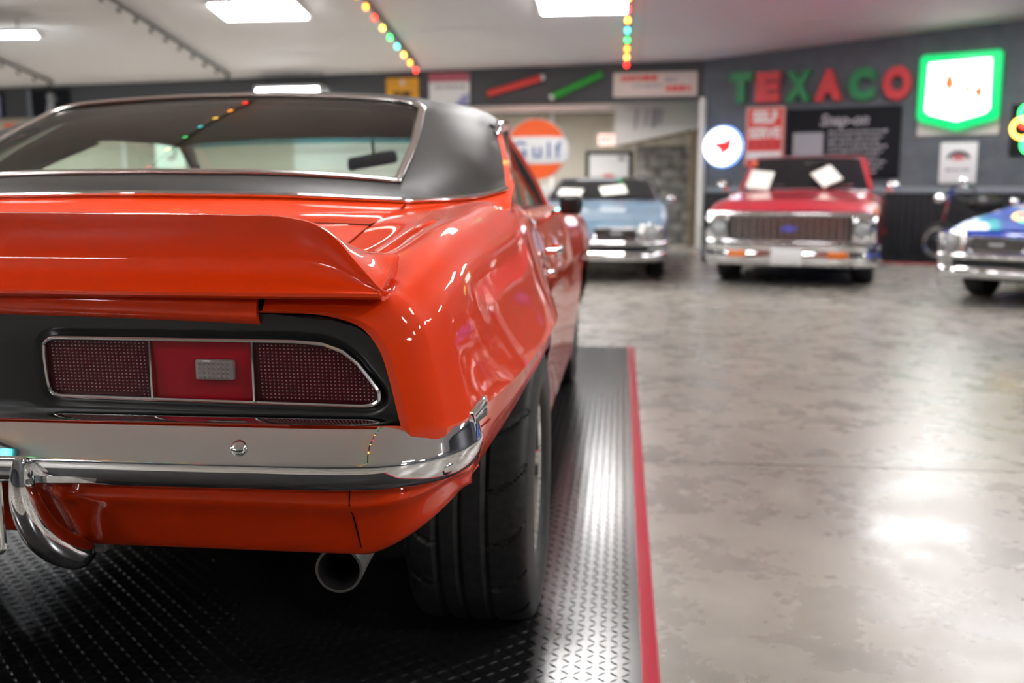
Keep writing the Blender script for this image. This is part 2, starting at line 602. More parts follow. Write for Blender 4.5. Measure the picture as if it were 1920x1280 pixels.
# the walls out of frame that close the room
struct(MB().box((10.4, 1.0, 2.4), (0.12, 22.5, 4.8)).build('wall_side', M['header']), 'charcoal side wall')
struct(MB().box((-16.6, 3.6, 2.4), (0.12, 27.5, 4.8)).build('wall_left', M['wallgrey']), 'grey left wall')
struct(MB().box((-3.1, -9.9, 2.1), (27, 0.12, 4.2)).build('wall_rear', M['header']), 'charcoal rear wall')


# ceiling lights
def ceiling_light(x, y, label, z=None, w=1.16, d=0.62, flat=False):
    zz = ceil_z(y) if z is None else z
    o = thing('ceiling_light', label, 'ceiling light', (x, y, zz), 0, 'flat square-edged ceiling lights')
    sl = 0.0 if flat else (-0.14 if y > RIDGE_Y else 0.10)
    o.rotation_euler = (math.atan(sl), 0, 0)
    b = MB()
    for sx in (-1, 1):
        b.box((sx * (w / 2 + .02), 0, -.012), (.04, d + .08, .05))
        b.box((0, sx * (d / 2 + .02), -.012), (w, .04, .05))
    b.build('frame', M['fixture'], o)
    hd = .03 if flat else .06
    MB().box((0, 0, -hd / 2), (w, d, hd)).build('diffuser', M['lamp'], o)
    return o


for iy, y in enumerate((12.42, 8.2, 1.5, -2.3, -6.4)):
    for ix, x in enumerate((-12.6, -8.3, -3.9, 0.56, 5.0, 8.9)):
        if iy == 0 and ix in (0, 1):
            continue
        if (y > 10 and x > 8) or (iy == 4 and ix in (0, 3, 4)) or (iy == 3 and ix == 3):
            continue
        if iy == 0:
            lb = {2: 'lit ceiling light nearest the unlit black bulb track', 3: 'lit ceiling light cut by the top edge beside a lit bulb track',
                  4: 'lit ceiling light above the bright blue car'}[ix]
        else:
            ow = ('first', 'second', 'third', 'fourth', 'fifth', 'sixth')
            lb = 'lit ceiling light, %s row from the signed wall, %s from the left' % (ow[iy], ow[ix])
        ceiling_light(x, y - (0.9 if (iy == 0 and ix == 4) else 0), lb)

# fluorescent fixtures: one hung at the left, one on the header, then unseen fill lights added in the recess
def tube_fixture(loc, ln, label, rz=0.0, name='fluorescent_fixture'):
    o = thing(name, label, 'light fixture', loc, rz)
    MB().box((0, 0, 0.035), (ln, .26, .05)).build('housing', M['fixture'], o, bevel=.01)
    for k in (-1, 1):
        MB().tube([(-ln / 2 + .03, k * .07, -.01), (ln / 2 - .03, k * .07, -.01)], .024, 10).build('tube', M['tubelamp'], o)
    for k in (-1, 1):
        MB().box((k * (ln / 2 - .015), 0, -.01), (.03, .22, .07)).build('end_cap', M['fixture'], o)
    for k in (-.7, .7):
        MB().tube([(k * ln / 2, 0, .06), (k * ln / 2, 0, .22)], .008, 6).build('hanger', M['bar'], o)
    return o


tube_fixture((-8.35, 12.6, ceil_z(12.6) - .24), 2.3, 'bright fluorescent tube fixture hanging at the far left of the ceiling')
tube_fixture((-4.68, 15.93, 2.69), 1.2, 'lit fluorescent tube fixture just above the dark car roof', AL * -1)
ceiling_light(-1.0, 16.5, 'added unseen fill light inside the recess nearest the exit sign', 2.515, w=2.2, d=.9, flat=True)  # these three are added behind the header to brighten the recess
ceiling_light(-6.0, 17.0, 'added unseen fill light inside the recess above the white overhead door', 2.515, w=2.2, d=.9, flat=True)
ceiling_light(-11.0, 17.5, 'added unseen fill light inside the recess at its left end', 2.515, w=2.2, d=.9, flat=True)

# tracks of coloured bulbs along the ceiling
bulb_me = MB()
bulb_me.lathe([(-.062, .004), (-.058, .016), (-.045, .026), (-.025, .030), (-.005, .024), (.012, .014)], axis='z', n=14)
bulb_o = bulb_me.build('bulb', None)
bme = {}
for k, mm in enumerate(BULB + [M['bulb_off']]):
    me = bulb_o.data.copy()
    me.materials.clear()
    me.materials.append(mm)
    bme[k] = me
bpy.data.objects.remove(bulb_o)
socket = MB().lathe([(.0, .018), (.045, .018), (.045, .001)], axis='z', n=10).build('socket', M['bar'])
seqs = {0: (0, 1, 4, 3, 2, 4), 1: (0, 4, 1, 2, 3, 1)}


def bulb_track(x, lit, label, y_end):
    o = thing('bulb_track', label, 'string lights', (x, y_end, ceil_z(y_end)), 0, 'bulb tracks along the ceiling')
    for y0, y1 in ((RIDGE_Y, y_end), (-7.0, RIDGE_Y)):
        b = MB()
        b.tube([(0, y0 - y_end, ceil_z(y0) - ceil_z(y_end) - .055), (0, y1 - y_end, ceil_z(y1) - ceil_z(y_end) - .055)], .026, 8)
        b.build('track', M['bar'], o)
    y = y_end - .12
    k = 0
    while y > -7:
        me = bme[5] if not lit else bme[seqs[lit - 1][k % 6]]
        q = bpy.data.objects.new('bulb', me)
        COL.objects.link(q)
        q.parent = o
        q.location = (0, y - y_end, ceil_z(y) - ceil_z(y_end) - .115)
        y -= .46
        k += 1
    return o


bulb_track(1.13, 2, 'black bulb track with glowing coloured bulbs left of the red block letters', 15.2)
bulb_track(-2.30, 1, 'black bulb track with glowing coloured bulbs above the dark roof of the orange car', 15.35)
bulb_track(-5.68, 0, 'long black bulb track with unlit bulbs left of the square ceiling light', 15.75)
bulb_track(-9.12, 0, 'black bulb track with unlit bulbs at the far left', 16.1)
bpy.data.objects.remove(socket)


# ------------------------------------------------------------------ the floor mat under the orange car
fm = thing('floor_mat', 'black diamond-tread floor mat with red edging under the orange car', 'floor mat', (0, 2.2, 0))
MX0, MX1, MY0, MY1 = -1.22, 1.14, -0.75, 5.06
MB().box(((MX0 + MX1) / 2, (MY0 + MY1) / 2 - 2.2, -0.007), (MX1 - MX0, MY1 - MY0, 0.012)).build('mat_sheet', M['mat'], fm)
V = []
F = []
P_ = 0.026
nx, ny = int((MX1 - MX0) / P_), int((MY1 - MY0) / P_)
base = np.array([(-.0135, 0, 0), (-.005, -.0028, 0), (.005, -.0028, 0), (.0135, 0, 0), (.005, .0028, 0), (-.005, .0028, 0), (-.006, 0, .0019), (.006, 0, .0019)])
fac = [(0, 1, 6), (1, 2, 7, 6), (2, 3, 7), (3, 4, 7), (4, 5, 6, 7), (5, 0, 6)]
for par in (0, 1):
    c, s_ = math.cos(PI / 4), math.sin(PI / 4) * (1 if par else -1)
    R = np.array([[c, s_, 0], [-s_, c, 0], [0, 0, 1]])
    rb = base @ R
    for i in range(nx):
        for j in range(ny):
            if (i + j) % 2 != par:
                continue
            o = len(V)
            x, y = MX0 + (i + .5) * P_, MY0 + (j + .5) * P_ - 2.2
            V.extend((rb + (x, y, -.001)).tolist())
            F.extend([tuple(k + o for k in f) for f in fac])
me = bpy.data.meshes.new('tread_lugs')
me.from_pydata(V, [], F)
lug = link('tread_lugs', me, M['mat'], fm, 30, 'stuff')
b = MB()
b.prism([(MX1, -.013), (MX1 + .042, -.013), (MX1 + .034, -.002), (MX1 + .006, .002), (MX1, .002)], MY0 - 2.2, MY1 - 2.2)
b.build('red_edge_strip', M['redtrim'], fm)
b = MB()
b.prism([(MX0, -.013), (MX0 - .042, -.013), (MX0 - .034, -.002), (MX0 - .006, .002), (MX0, .002)], MY0 - 2.2, MY1 - 2.2)
b.build('red_edge_strip', M['redtrim'], fm)

# ------------------------------------------------------------------ the orange muscle car (rear face near y = 0, nose at y = 4.7)
CAR = thing('muscle_car', 'orange muscle car with black vinyl roof and rear spoiler on the diamond mat', 'car', (0, 0, 0))

ST = {
    .028: [(.58, .848), (.68, .845), (.732, .829), (.757, .799), (.771, .756), (.781, .713), (.790, .674), (.788, .640), (.785, .55), (.76, .45)],
    .040: [(.58, .864), (.69, .861), (.750, .847), (.778, .811), (.792, .763), (.802, .717), (.811, .675), (.806, .640), (.798, .55), (.765, .449)],
    .10: [(.58, .872), (.69, .873), (.765, .876), (.804, .842), (.822, .785), (.834, .728), (.846, .676), (.836, .640), (.820, .55), (.775, .448)],
    .20: [(.58, .880), (.67, .888), (.772, .908), (.818, .874), (.838, .812), (.852, .742), (.868, .678), (0.857, 0.632), (.832, .55), (.785, .45)],
    .40: [(.58, .902), (.66, .912), (.772, .945), (.828, .905), (.851, .832), (.870, .757), (.894, .681), (0.883, 0.635), (.852, .56), (.80, .46)],
    .70: [(.58, .948), (.66, .952), (.775, .970), (.838, .925), (.863, .847), (.885, .767), (.915, .685), (0.904, 0.639), (.872, .56), (.83, .46)],
    1.0: [(.58, .984), (.67, .984), (.780, .988), (.846, .94), (.871, .857), (.894, .772), (.926, .689), (0.915, 0.643), (.88, .56), (.85, .40)],
    1.3: [(.66, .985), (.71, .988), (.785, .986), (.840, .945), (.866, .862), (.889, .773), (.919, .689), (0.908, 0.643), (.88, .5), (.86, .25)],
    1.6: [(.70, .962), (.74, .964), (.782, .958), (.818, .92), (.842, .846), (.862, .767), (.882, .690), (.876, .655), (.872, .5), (.85, .23)],
    2.3: [(.70, .945), (.74, .947), (.778, .940), (.812, .905), (.838, .836), (.856, .762), (.864, .692), (.858, .66), (.862, .5), (.84, .22)],
    3.0: [(.66, .940), (.74, .942), (.785, .935), (.818, .90), (.846, .836), (.866, .767), (.876, .702), (.868, .67), (.872, .5), (.845, .22)],
    3.9: [(.56, .905), (.72, .905), (.81, .902), (.852, .882), (.882, .835), (.902, .777), (.910, .712), (.895, .675), (.89, .5), (.86, .25)],
    4.5: [(.50, .85), (.70, .85), (.78, .842), (.825, .826), (.85, .79), (.866, .742), (.872, .692), (.862, .66), (.85, .5), (.81, .30)],
    4.68: [(.45, .79), (.64, .79), (.72, .785), (.76, .772), (.78, .745), (.79, .712), (.795, .682), (.785, .65), (.775, .52), (.74, .35)],
}
_sy = np.array(sorted(ST))
_sp = np.array([ST[k] for k in sorted(ST)]).reshape(len(_sy), -1)
ZB = [(.028, .640), (.09, .634), (.17, .628), (.21, .605), (.25, .556), (.3, .547), (.45, .572), (.6, .604), (.75, .640), (.9, .650), (1.05, .648), (1.2, .63), (1.3, .57),
      (1.38, .47), (1.43, .35), (1.46, .24), (1.6, .235), (3.4, .235), (3.46, .33), (3.53, .45), (3.65, .58), (3.8, .632), (3.92, .64), (4.05, .632), (4.2, .56),
      (4.3, .44), (4.37, .36), (4.68, .38)]
_zy = np.array([a for a, _ in ZB])
_zz = np.array([c for _, c in ZB])[:, None]


def side_sec(y, nu=30, nl=12):
    P = hermite(_sy, _sp, y)[0].reshape(10, 2)
    up = spl(P[:7], nu)
    lo = np.vstack([P[6], P[6] * .5 + P[7] * .5, spl(P[7:], 16)])
    zb = float(hermite(_zy, _zz, y)[0][0])
    # cut the lower part at the wheel opening / sill edge
    out = [lo[0]]
    for a, c in zip(lo[:-1], lo[1:]):
        if c[1] < zb:
            t = (a[1] - zb) / max(a[1] - c[1], 1e-6)
            out.append(a + (c - a) * t)
            break
        out.append(c)
    out = np.array(out)
    d = np.r_[0, np.cumsum(np.linalg.norm(np.diff(out, axis=0), axis=1))]
    q = np.linspace(0, d[-1], nl)
    # keep the lower fold in place
    lo2 = np.c_[np.interp(q, d, out[:, 0]), np.interp(q, d, out[:, 1])]
    return np.vstack([up, lo2[1:]])


def side_panel(name, y0, y1, step=.02, side=1, parent=CAR, extra=()):
    ysx = sorted(set(list(np.round(np.arange(y0, y1, step), 4)) + [y1] + [e for e in extra if y0 < e < y1]))
    rows = []
    for y in ysx:
        s = side_sec(y)
        rows.append([(side * p[0], y, p[1]) for p in s])
    # turned-in edges front and back so that the shut lines have depth
    def inn(row, dy):
        return [(p[0] - side * .012, p[1] + dy, p[2] - (.004 if k < 30 else 0)) for k, p in enumerate(row)]
    rows = [inn(rows[0], .004)] + rows + [inn(rows[-1], -.004)]
    b = MB().grid(rows)
    o = b.build(name, M['orange'], parent, angle=22)
    # liner turned in along the lower edge
    edge = [r[-1] for r in rows[1:-1] if r[-1][1] > .36]
    b = MB().grid([edge, [(p[0] - side * .02, p[1], p[2] + .004) for p in edge], [(side * .56, p[1], p[2] + .012) for p in edge]])
    b.build('inner_liner', M['void'], o, angle=60)
    return o


fine = (.032, .036, .046, .055, .065, .08)
for sd in (1, -1):
    q = side_panel('quarter_panel', .028, 1.47, .02, sd, extra=fine)
    d = side_panel('door', 1.478, 2.93, .04, sd)
    f = side_panel('front_fender', 2.938, 4.68, .03, sd)
    # door handle
    b = MB()
    b.tube([(sd * .858, 1.70, .825), (sd * .893, 1.725, .826), (sd * .897, 1.80, .826), (sd * .893, 1.86, .826), (sd * .862, 1.885, .825)], .009, 10, sq=.014)
    b.lathe([(0, .012), (.03, .012), (.034, .008), (.034, .001)], (sd * .86, 1.70, .825), 'x', 16)
    b.build('handle', M['chrome'], d)
    MB().lathe([(-.01, .012), (.006, .012), (.008, .009), (.008, .001)], (sd * .874, 1.73, .755), 'x', 16).build('lock', M['chrome'], d)
    # rear side marker: a chrome blade with a dark recess
    P0 = hermite(_sy, _sp, .15)[0].reshape(10, 2)
    P1 = hermite(_sy, _sp, .215)[0].reshape(10, 2)
    b = MB()
    c0 = np.array([P0[6][0] - .006, .140, P0[6][1] - .002])
    c1 = np.array([P1[6][0] - .006, .215, P1[6][1] + .004])
    ol = [(c0 + (0, 0, .006)), (c1 + (0, 0, .012)), (c1 + (0, .004, -.022)), (c0 + (0, .012, -.016))]
    Vv = [(sd * (p[0] - .01), p[1], p[2]) for p in ol] + [(sd * (p[0] + .010), p[1], p[2]) for p in ol]
    b.add(Vv, [(0, 1, 2, 3), (7, 6, 5, 4), (0, 4, 5, 1), (1, 5, 6, 2), (2, 6, 7, 3), (3, 7, 4, 0)])
    mk = b.build('side_marker', M['chrome'], q, bevel=.0025)
    for t0, t1, mm_, nm in ((.62, .9, 'black', 'marker_lens'), (.30, .38, 'black', 'marker_groove')):
        b = MB()
        pa, pb = ol[0] + (ol[3] - ol[0]) * t0, ol[0] + (ol[3] - ol[0]) * t1
        pc, pd = ol[1] + (ol[2] - ol[1]) * t1, ol[1] + (ol[2] - ol[1]) * t0
        pa, pb, pc, pd = pa + (pd - pa) * .08, pb + (pc - pb) * .08, pc + (pb - pc) * .08, pd + (pa - pd) * .08
        Vv = [(sd * (p[0] + .004), p[1], p[2]) for p in (pa, pb, pc, pd)] + [(sd * (p[0] + .0108), p[1], p[2]) for p in (pa, pb, pc, pd)]
        b.add(Vv, [(0, 1, 2, 3), (7, 6, 5, 4), (0, 4, 5, 1), (1, 5, 6, 2), (2, 6, 7, 3), (3, 7, 4, 0)])
        b.build(nm, M[mm_], q)


def deck_z(y):
    return float(hermite(_sy, _sp, y)[0][1])


# trunk lid and rear deck
def deck_rows(y0, y1, n, xw, crown=.012):
    rows = []
    for y in np.linspace(y0, y1, n):
        z = deck_z(y)
        rows.append([(x, y, z + crown * (1 - (x / xw) ** 2)) for x in np.linspace(-xw, xw, 25)])
    return rows


b = MB()
XW = .574
flange = []
for y, z in ((.036, .826), (.024, .832), (.019, .842), (.020, .856), (.026, .866), (.036, .872)):
    flange.append([(x, y, z + .010 * (1 - (x / XW) ** 2)) for x in np.linspace(-XW, XW, 25)])
rows = flange + deck_rows(.06, .66, 22, XW)
rows = [[(r[0][0] * .998, r[0][1] + .012, r[0][2] - (.02 if r[0][1] > .05 else .0))] + r + [(r[-1][0] * .998, r[-1][1] + .012, r[-1][2] - (.02 if r[0][1] > .05 else .0))] for r in rows]
lid = b.grid(rows).build('trunk_lid', M['orange'], CAR, angle=40)
# black gutter below the lid and the gap at its sides
MB().box((0, .14, .836), (1.20, .12, .05)).build('trunk_gutter', M['void'], CAR)
# two small rubber stops on the lid edge
b = MB()
for x in (.12, .36):
    b.box((x, .012, .871), (.012, .014, .008))
    b.box((-x, .012, .871), (.012, .014, .008))
b.build('rubber_stop', M['orange'], lid)

# spoiler: a ducktail whose ends sweep down over the quarter panels
SPX = [0, .35, .55, .62, .66, .69, .715, .735, .745, .754]
TOPZ = [.984, .983, .981, .978, .968, .948, .921, .902, .892, .884]
TOPY = [.036, .036, .036, .036, .034, .030, .024, .017, .012, .008]
FRY = [.300, .300, .296, .288, .262, .215, .172, .146, .132, .122]
FRZ = [.912, .910, .905, .902, .910, .921, .922, .922, .922, .922]
BOTY = [-.004, -.004, -.003, -.002, -.001, .000, .001, .002, .003, .004]


def sp_row(x, tz, ty, fy, fz, by):
    bz = .876
    h = max(tz - bz, .004)
    w = min(max((x - .62) / .08, 0), 1)
    a = np.array([(fy, fz), (fy - .03, fz + .010), (fy * .55 + ty * .45, fz + (tz - fz) * .40), (ty + (fy - ty) * .16, tz - (tz - fz) * .12), (ty + .006, tz)])
    c = np.array([(fy, fz), (fy - (fy - ty) * .12, fz), (fy * .55 + ty * .45, fz * .55 + tz * .45 - .002), (ty + (fy - ty) * .16, tz + (fz - tz) * .14), (ty + .006, tz)])
    top = spl(a * (1 - w) + c * w, 14)
    kk = min(1.0, h / .10)
    face = spl([(ty, tz - .001), (ty + .001, tz - .05 * h), (ty + .010 * kk, tz - .30 * h), (ty + .013 * kk, tz - .52 * h), (ty + .006 * kk, tz - .74 * h),
                (ty * .35 + by * .65, tz - .92 * h), (by, bz)], 20)
    und = np.array([(by + .001, bz - .005), (by + .008, bz - .009), (.05, bz - .008), (.07, bz - .006)])
    return [(x, p[0], p[1]) for p in np.vstack([top, face, und])]


xs = np.r_[np.linspace(0, .55, 10), np.linspace(.57, .754, 28)]
ctl = hermite(SPX, np.c_[TOPZ, TOPY, FRY, FRZ, BOTY], xs)
rows = [sp_row(x, *c) for x, c in zip(xs, ctl)]
last = rows[-1]
rows.append([(.7565, p[1] + .001, p[2] - .003) for p in last])
rows.append([(.752, p[1] + .002, .868 + (p[2] - .868) * .45) for p in last])
rows.append([(.735, p[1] + .004, .866) for p in last])
MB().grid(rows).build('spoiler', M['orange'], lid, angle=28, mirror=True, merge=.0006)

# tail panel, black, with a recess for each lamp
OUT = [(.0, .858), (.25, .856), (.45, .850), (.60, .841), (.68, .834), (.715, .824), (.738, .806), (.752, .784), (.765, .755), (.776, .718), (.784, .690), (.787, .668), (.60, .668), (.30, .668), (0, .668)]
TLO = [(.243, .792), (.250, .800), (.262, .803), (.45, .803), (.62, .803), (.662, .800), (.690, .790), (.712, .772), (.730, .748), (.741, .732), (.742, .720), (.733, .712), (.718, .709),
       (.60, .710), (.45, .712), (.262, .714), (.250, .716), (.243, .724), (.241, .745), (.241, .775)]


def resample(P, n, closed=True):
    P = np.array(P, float)
    if closed:
        P = np.vstack([P, P[0]])
    d = np.r_[0, np.cumsum(np.linalg.norm(np.diff(P, axis=0), axis=1))]
    q = np.linspace(0, d[-1], n, endpoint=not closed)
    return np.c_[np.interp(q, d, P[:, 0]), np.interp(q, d, P[:, 1])]


def by_angle(P, c, n):
    """closed outline sampled along rays from c"""
    P = resample(P, 2000)
    a = np.unwrap(np.arctan2(P[:, 1] - c[1], P[:, 0] - c[0]))
    if a[-1] < a[0]:
        P, a = P[::-1], a[::-1]
    out = []
    A = np.arctan2(P[:, 1] - c[1], P[:, 0] - c[0])
    for t in n:
        k = np.argmin(np.abs(np.angle(np.exp(1j * (A - t)))))
        out.append(P[k])
    return np.array(out)


def offs(P, d):
    """push a closed clockwise outline outwards"""
    P = np.array(P)
    t = np.roll(P, -1, 0) - np.roll(P, 1, 0)
    t /= np.linalg.norm(t, axis=1)[:, None] + 1e-9
    return P + np.c_[-t[:, 1], t[:, 0]] * d


def zs(p):
    return p


lamp = resample(TLO, 160)
NP = len(lamp)
tl_c = np.array([.49, .757])
r1 = offs(lamp, .016)
r2 = offs(lamp, .010)
# outer ring paired with the lamp outline by position along the perimeter of the panel
def clampbox(p):
    v = p - tl_c
    best = None
    OP = np.array(OUT + [OUT[0]])
    for a, c in zip(OP[:-1], OP[1:]):
        e = c - a
        den = v[0] * e[1] - v[1] * e[0]
        if abs(den) < 1e-9:
            continue
        w = a - tl_c
        t = (w[0] * e[1] - w[1] * e[0]) / den
        s = (w[0] * v[1] - w[1] * v[0]) / den
        if t > 0 and -1e-6 <= s <= 1 + 1e-6 and (best is None or t < best):
            best = t
    return tl_c + v * best


outr = np.array([clampbox(p) for p in lamp])
PY = .050


def pan_y(z):
    return .050 - (z - .67) * .10


ring = lambda P, dy: [(p[0], pan_y(p[1]) + dy, p[1]) for p in P]
rows = [ring(outr, .02), ring(outr, .0), ring(outr * .5 + r1 * .5, 0), ring(r1, 0), ring(r1 * .6 + r2 * .4, .001), ring(r2, .005), ring(offs(lamp, .004), .008), ring(lamp, .008)]
tp = MB().grid(rows, closed=True).build('tail_panel', M['black'], CAR, angle=30, mirror=True, merge=.0005)

for sd in (1, -1):
    tl = MB()
    pth = [(sd * p[0], pan_y(p[1]) + .002, p[1]) for p in lamp]
    tl.tube(pth, .0032, 8, closed=True, sq=.0055, ref=(0, 1, 0))
    bez = tl.build('taillight', M['alum'], CAR)
    # lens blocks
    inner = offs(lamp, -.002)

    def clip_poly(P, x0, x1):
        P = [tuple(p) for p in P]
        for lim, keep in ((x0, lambda x: x >= x0), (x1, lambda x: x <= x1)):
            out = []
            for i in range(len(P)):
                a, c = P[i - 1], P[i]
                ka, kc = keep(a[0]), keep(c[0])
                if ka != kc:
                    t = (lim - a[0]) / (c[0] - a[0])
                    out.append((lim, a[1] + (c[1] - a[1]) * t))
                if kc:
                    out.append(c)
            P = out
        return P

    for (x0, x1, kind_) in ((.24, .402, 'grid'), (.4045, .556, 'plain'), (.5585, .745, 'grid')):
        poly = clip_poly(inner, x0, x1)
        b = MB()
        n_ = len(poly)
        V = [(sd * p[0], pan_y(p[1]) + .0065, p[1]) for p in poly] + [(sd * p[0], pan_y(p[1]) + .02, p[1]) for p in poly]
        b.add(V, [tuple(range(n_)), tuple(range(2 * n_ - 1, n_ - 1, -1))] + [(k, (k + 1) % n_, n_ + (k + 1) % n_, n_ + k) for k in range(n_)])
        ln = b.build('lens', M['redlens_grid' if kind_ == 'grid' else 'redlens'], bez, angle=30)
        if kind_ == 'grid':
            PP = np.array(poly)
            xa, xb = PP[:, 0].min(), PP[:, 0].max()
            b = MB()
            tips = MB()
            pitch = .0060
            nxx = int((xb - xa) / pitch)
            for i in range(nxx):
                for j in range(18):
                    x = xa + (i + .5) * (xb - xa) / nxx
                    z = .7125 + j * .0052
                    # keep inside, away from the rim
                    b_ok = True
                    for dx, dz in ((.0045, 0), (-.0045, 0), (0, .004), (0, -.003)):
                        c_ = False
                        for q0, q1 in zip(poly, poly[1:] + poly[:1]):
                            if (q0[1] > z + dz) != (q1[1] > z + dz):
                                if x + dx < (q1[0] - q0[0]) * (z + dz - q0[1]) / (q1[1] - q0[1]) + q0[0]:
                                    c_ = not c_
                        if not c_:
                            b_ok = False
                            break
                    if not b_ok:
                        continue
                    y = pan_y(z) + .0065
                    h, w = .0021, .0019
                    jz = .0003 * math.sin(i * 1.7 + j)
                    t = .00085 if (i * 7 + j * 3) % 5 else .0006
                    b.add([(sd * (x - h), y, z - w), (sd * (x + h), y, z - w), (sd * (x + h), y, z + w), (sd * (x - h), y, z + w),
                           (sd * (x - t), y - .0014, z - t + jz), (sd * (x + t), y - .0014, z - t + jz), (sd * (x + t), y - .0014, z + t + jz), (sd * (x - t), y - .0014, z + t + jz)],
                          [(0, 1, 5, 4), (1, 2, 6, 5), (2, 3, 7, 6), (3, 0, 4, 7)])
                    tips.add([(sd * (x - t), y - .0014, z - t + jz), (sd * (x + t), y - .0014, z - t + jz), (sd * (x + t), y - .0016, z + t + jz), (sd * (x - t), y - .0016, z + t + jz)], [(0, 1, 2, 3)])
            b.build('prism_grid', M['prism'], ln, angle=10, kind='stuff')
            tips.build('prism_tips', M['tip'], ln, angle=10, kind='stuff')  # glints painted as pale facets
        else:
            # reversing lamp in the middle of the plain lens
            rv = MB().box((sd * .500, pan_y(.757) + .004, .7585), (.058, .012, .030)).build('reverse_lamp', M['clearlens'], bez, bevel=.003)
            b = MB()
            for i in range(7):
                for j in range(4):
                    x, z = .479 + i * .007, .7485 + j * .0066
                    y = pan_y(.757) - .002
                    b.add([(sd * (x - .0025), y, z - .0025), (sd * (x + .0025), y, z - .0025), (sd * (x + .0025), y, z + .0025), (sd * (x - .0025), y, z + .0025), (sd * x, y - .0016, z)],
                          [(0, 1, 4), (1, 2, 4), (2, 3, 4), (3, 0, 4)])
            b.build('lamp_prisms', M['clearlens'], rv, angle=10, kind='stuff')
    for xd in (.4033, .5573):
        zt, zb_ = (.8025, .7115)
        MB().box((sd * xd, pan_y(.757) + .004, (zt + zb_) / 2), (.0034, .010, zt - zb_ - .004)).build('divider', M['alum'], bez, bevel=.001)

# rear bumper: a chrome bar with a rolled lower edge, wrapped round the corner
SEC = [(-.095, .694), (-.062, .6945), (-.048, .6935), (-.036, .688), (-.024, .677), (-.014, .664), (-.006, .651), (-.001, .643), (.0015, .639), (.0018, .635), (.0008, .628), (-.002, .618), (-.007, .608), (-.015, .600), (-.026, .5955), (-.04, .594), (-.095, .594)]
bp = spl([(0, -.035), (.30, -.034), (.55, -.030), (.70, -.024), (.765, -.010), (.812, .022), (.846, .070), (.866, .130), (.874, .200)], 60)
rows = []
for i, p in enumerate(bp):
    t = bp[min(i + 1, 59)] - bp[max(i - 1, 0)]
    t /= np.linalg.norm(t)
    nrm = np.array([t[1], -t[0]])
    u = i / 59
    grow = max(0, (u - .72) / .28)
    row = []
    for o, z in SEC:
        k = max(0., (u - .965) / .035)
        zz_ = z + grow * (.016 if z > .65 else -.008 if z < .615 else .0)
        zz_ = .652 + (zz_ - .652) * (1 - .30 * k * k)
        oo = o - .014 * k * k
        row.append((p[0] + nrm[0] * oo, p[1] + nrm[1] * oo, zz_))
    rows.append(row)
rows.append([(r[0] * .6 + .852 * .4, .208, .652 + (r[2] - .652) * .75) for r in rows[-1]])
rows.append([(.850, .209, .652 + (r[2] - .652) * .4) for r in rows[-1]])
bump_o = MB().grid(rows).build('rear_bumper', M['chrome'], CAR, angle=40, mirror=True, merge=.0005)


def bolt(x, y, z, r, ax):
    b = MB()
    prof = [(.004, r * 1.0), (.0, r), (-.002, r * .95), (-.004, r * .75), (-.0052, r * .4), (-.0055, .0005)]
    Mx = Matrix.Translation((x, y, z)) @ Matrix.Rotation(ax, 4, 'X')
    b.lathe(prof, axis='y', n=24, M=Mx)
    b.build('bumper_bolt', M['chrome'], bump_o, angle=50)


for sd in (1, -1):
    bolt(sd * .556, -.021, .661, .0115, -.55)
    bolt(sd * .497, -.020, .618, .0115, .55)
    b = MB()
    Mx = Matrix.Translation((sd * .834, .062, .614)) @ Matrix.Rotation(sd * .95, 4, 'Z') @ Matrix.Rotation(.6, 4, 'X')
    b.lathe([(.004, .013), (0, .013), (-.003, .0115), (-.0045, .007), (-.005, .0005)], axis='y', n=24, M=Mx)
    b.build('bumper_bolt', M['chrome'], bump_o, angle=50)

# bumper guards: chrome blades under the bar, curling forward at the bottom
for sd in (1, -1):
    path = spl([(.246, -.046, .643), (.245, -.046, .612), (.246, -.038, .572), (.249, -.012, .522), (.254, .030, .483), (.258, .068, .462), (.262, .100, .458)], 28)
    wid = hermite([0, .12, .4, .7, .9, 1], np.array([[.007], [.013], [.021], [.024], [.020], [.006]]), np.linspace(0, 1, 28))[:, 0]
    dep = hermite([0, .12, .4, .7, .9, 1], np.array([[.010], [.017], [.026], [.026], [.020], [.006]]), np.linspace(0, 1, 28))[:, 0]
    b = MB()
    rows = []
    for i, p in enumerate(path):
        t = path[min(i + 1, 27)] - path[max(i - 1, 0)]
        t /= np.linalg.norm(t)
        u = np.array([1., 0, 0])
        w = np.cross(u, t)
        w /= np.linalg.norm(w)        # points to the rear / underside
        if w[1] > 0:
            w = -w
        row = []
        for k in range(20):
            a = 2 * PI * k / 20
            ca, sa = math.cos(a), math.sin(a)
            # blunt ridge at the rear, flat flanks
            q = p + u * wid[i] * np.sign(ca) * abs(ca) ** .8 + w * dep[i] * np.sign(sa) * abs(sa) ** 1.1
            row.append((sd * q[0], q[1], q[2]))
        rows.append(row)
    b.grid(rows, closed=True)
    n0 = len(b.v)
    b.f.append(tuple(range(20)))
    b.f.append(tuple(range(n0 - 20, n0)))
    gd = b.build('bumper_guard', M['chrome'], CAR, angle=60)
    MB().box((sd * .268, .122, .457), (.02, .03, .018)).build('guard_bracket', M['exhaust'], gd, bevel=.003)
    # gusset plate between guard and bar
    b = MB().prism([(sd * .250, .632), (sd * .250, .603), (sd * .345, .606)], -.030, -.020)
    b.build('guard_gusset', M['chrome'], gd)

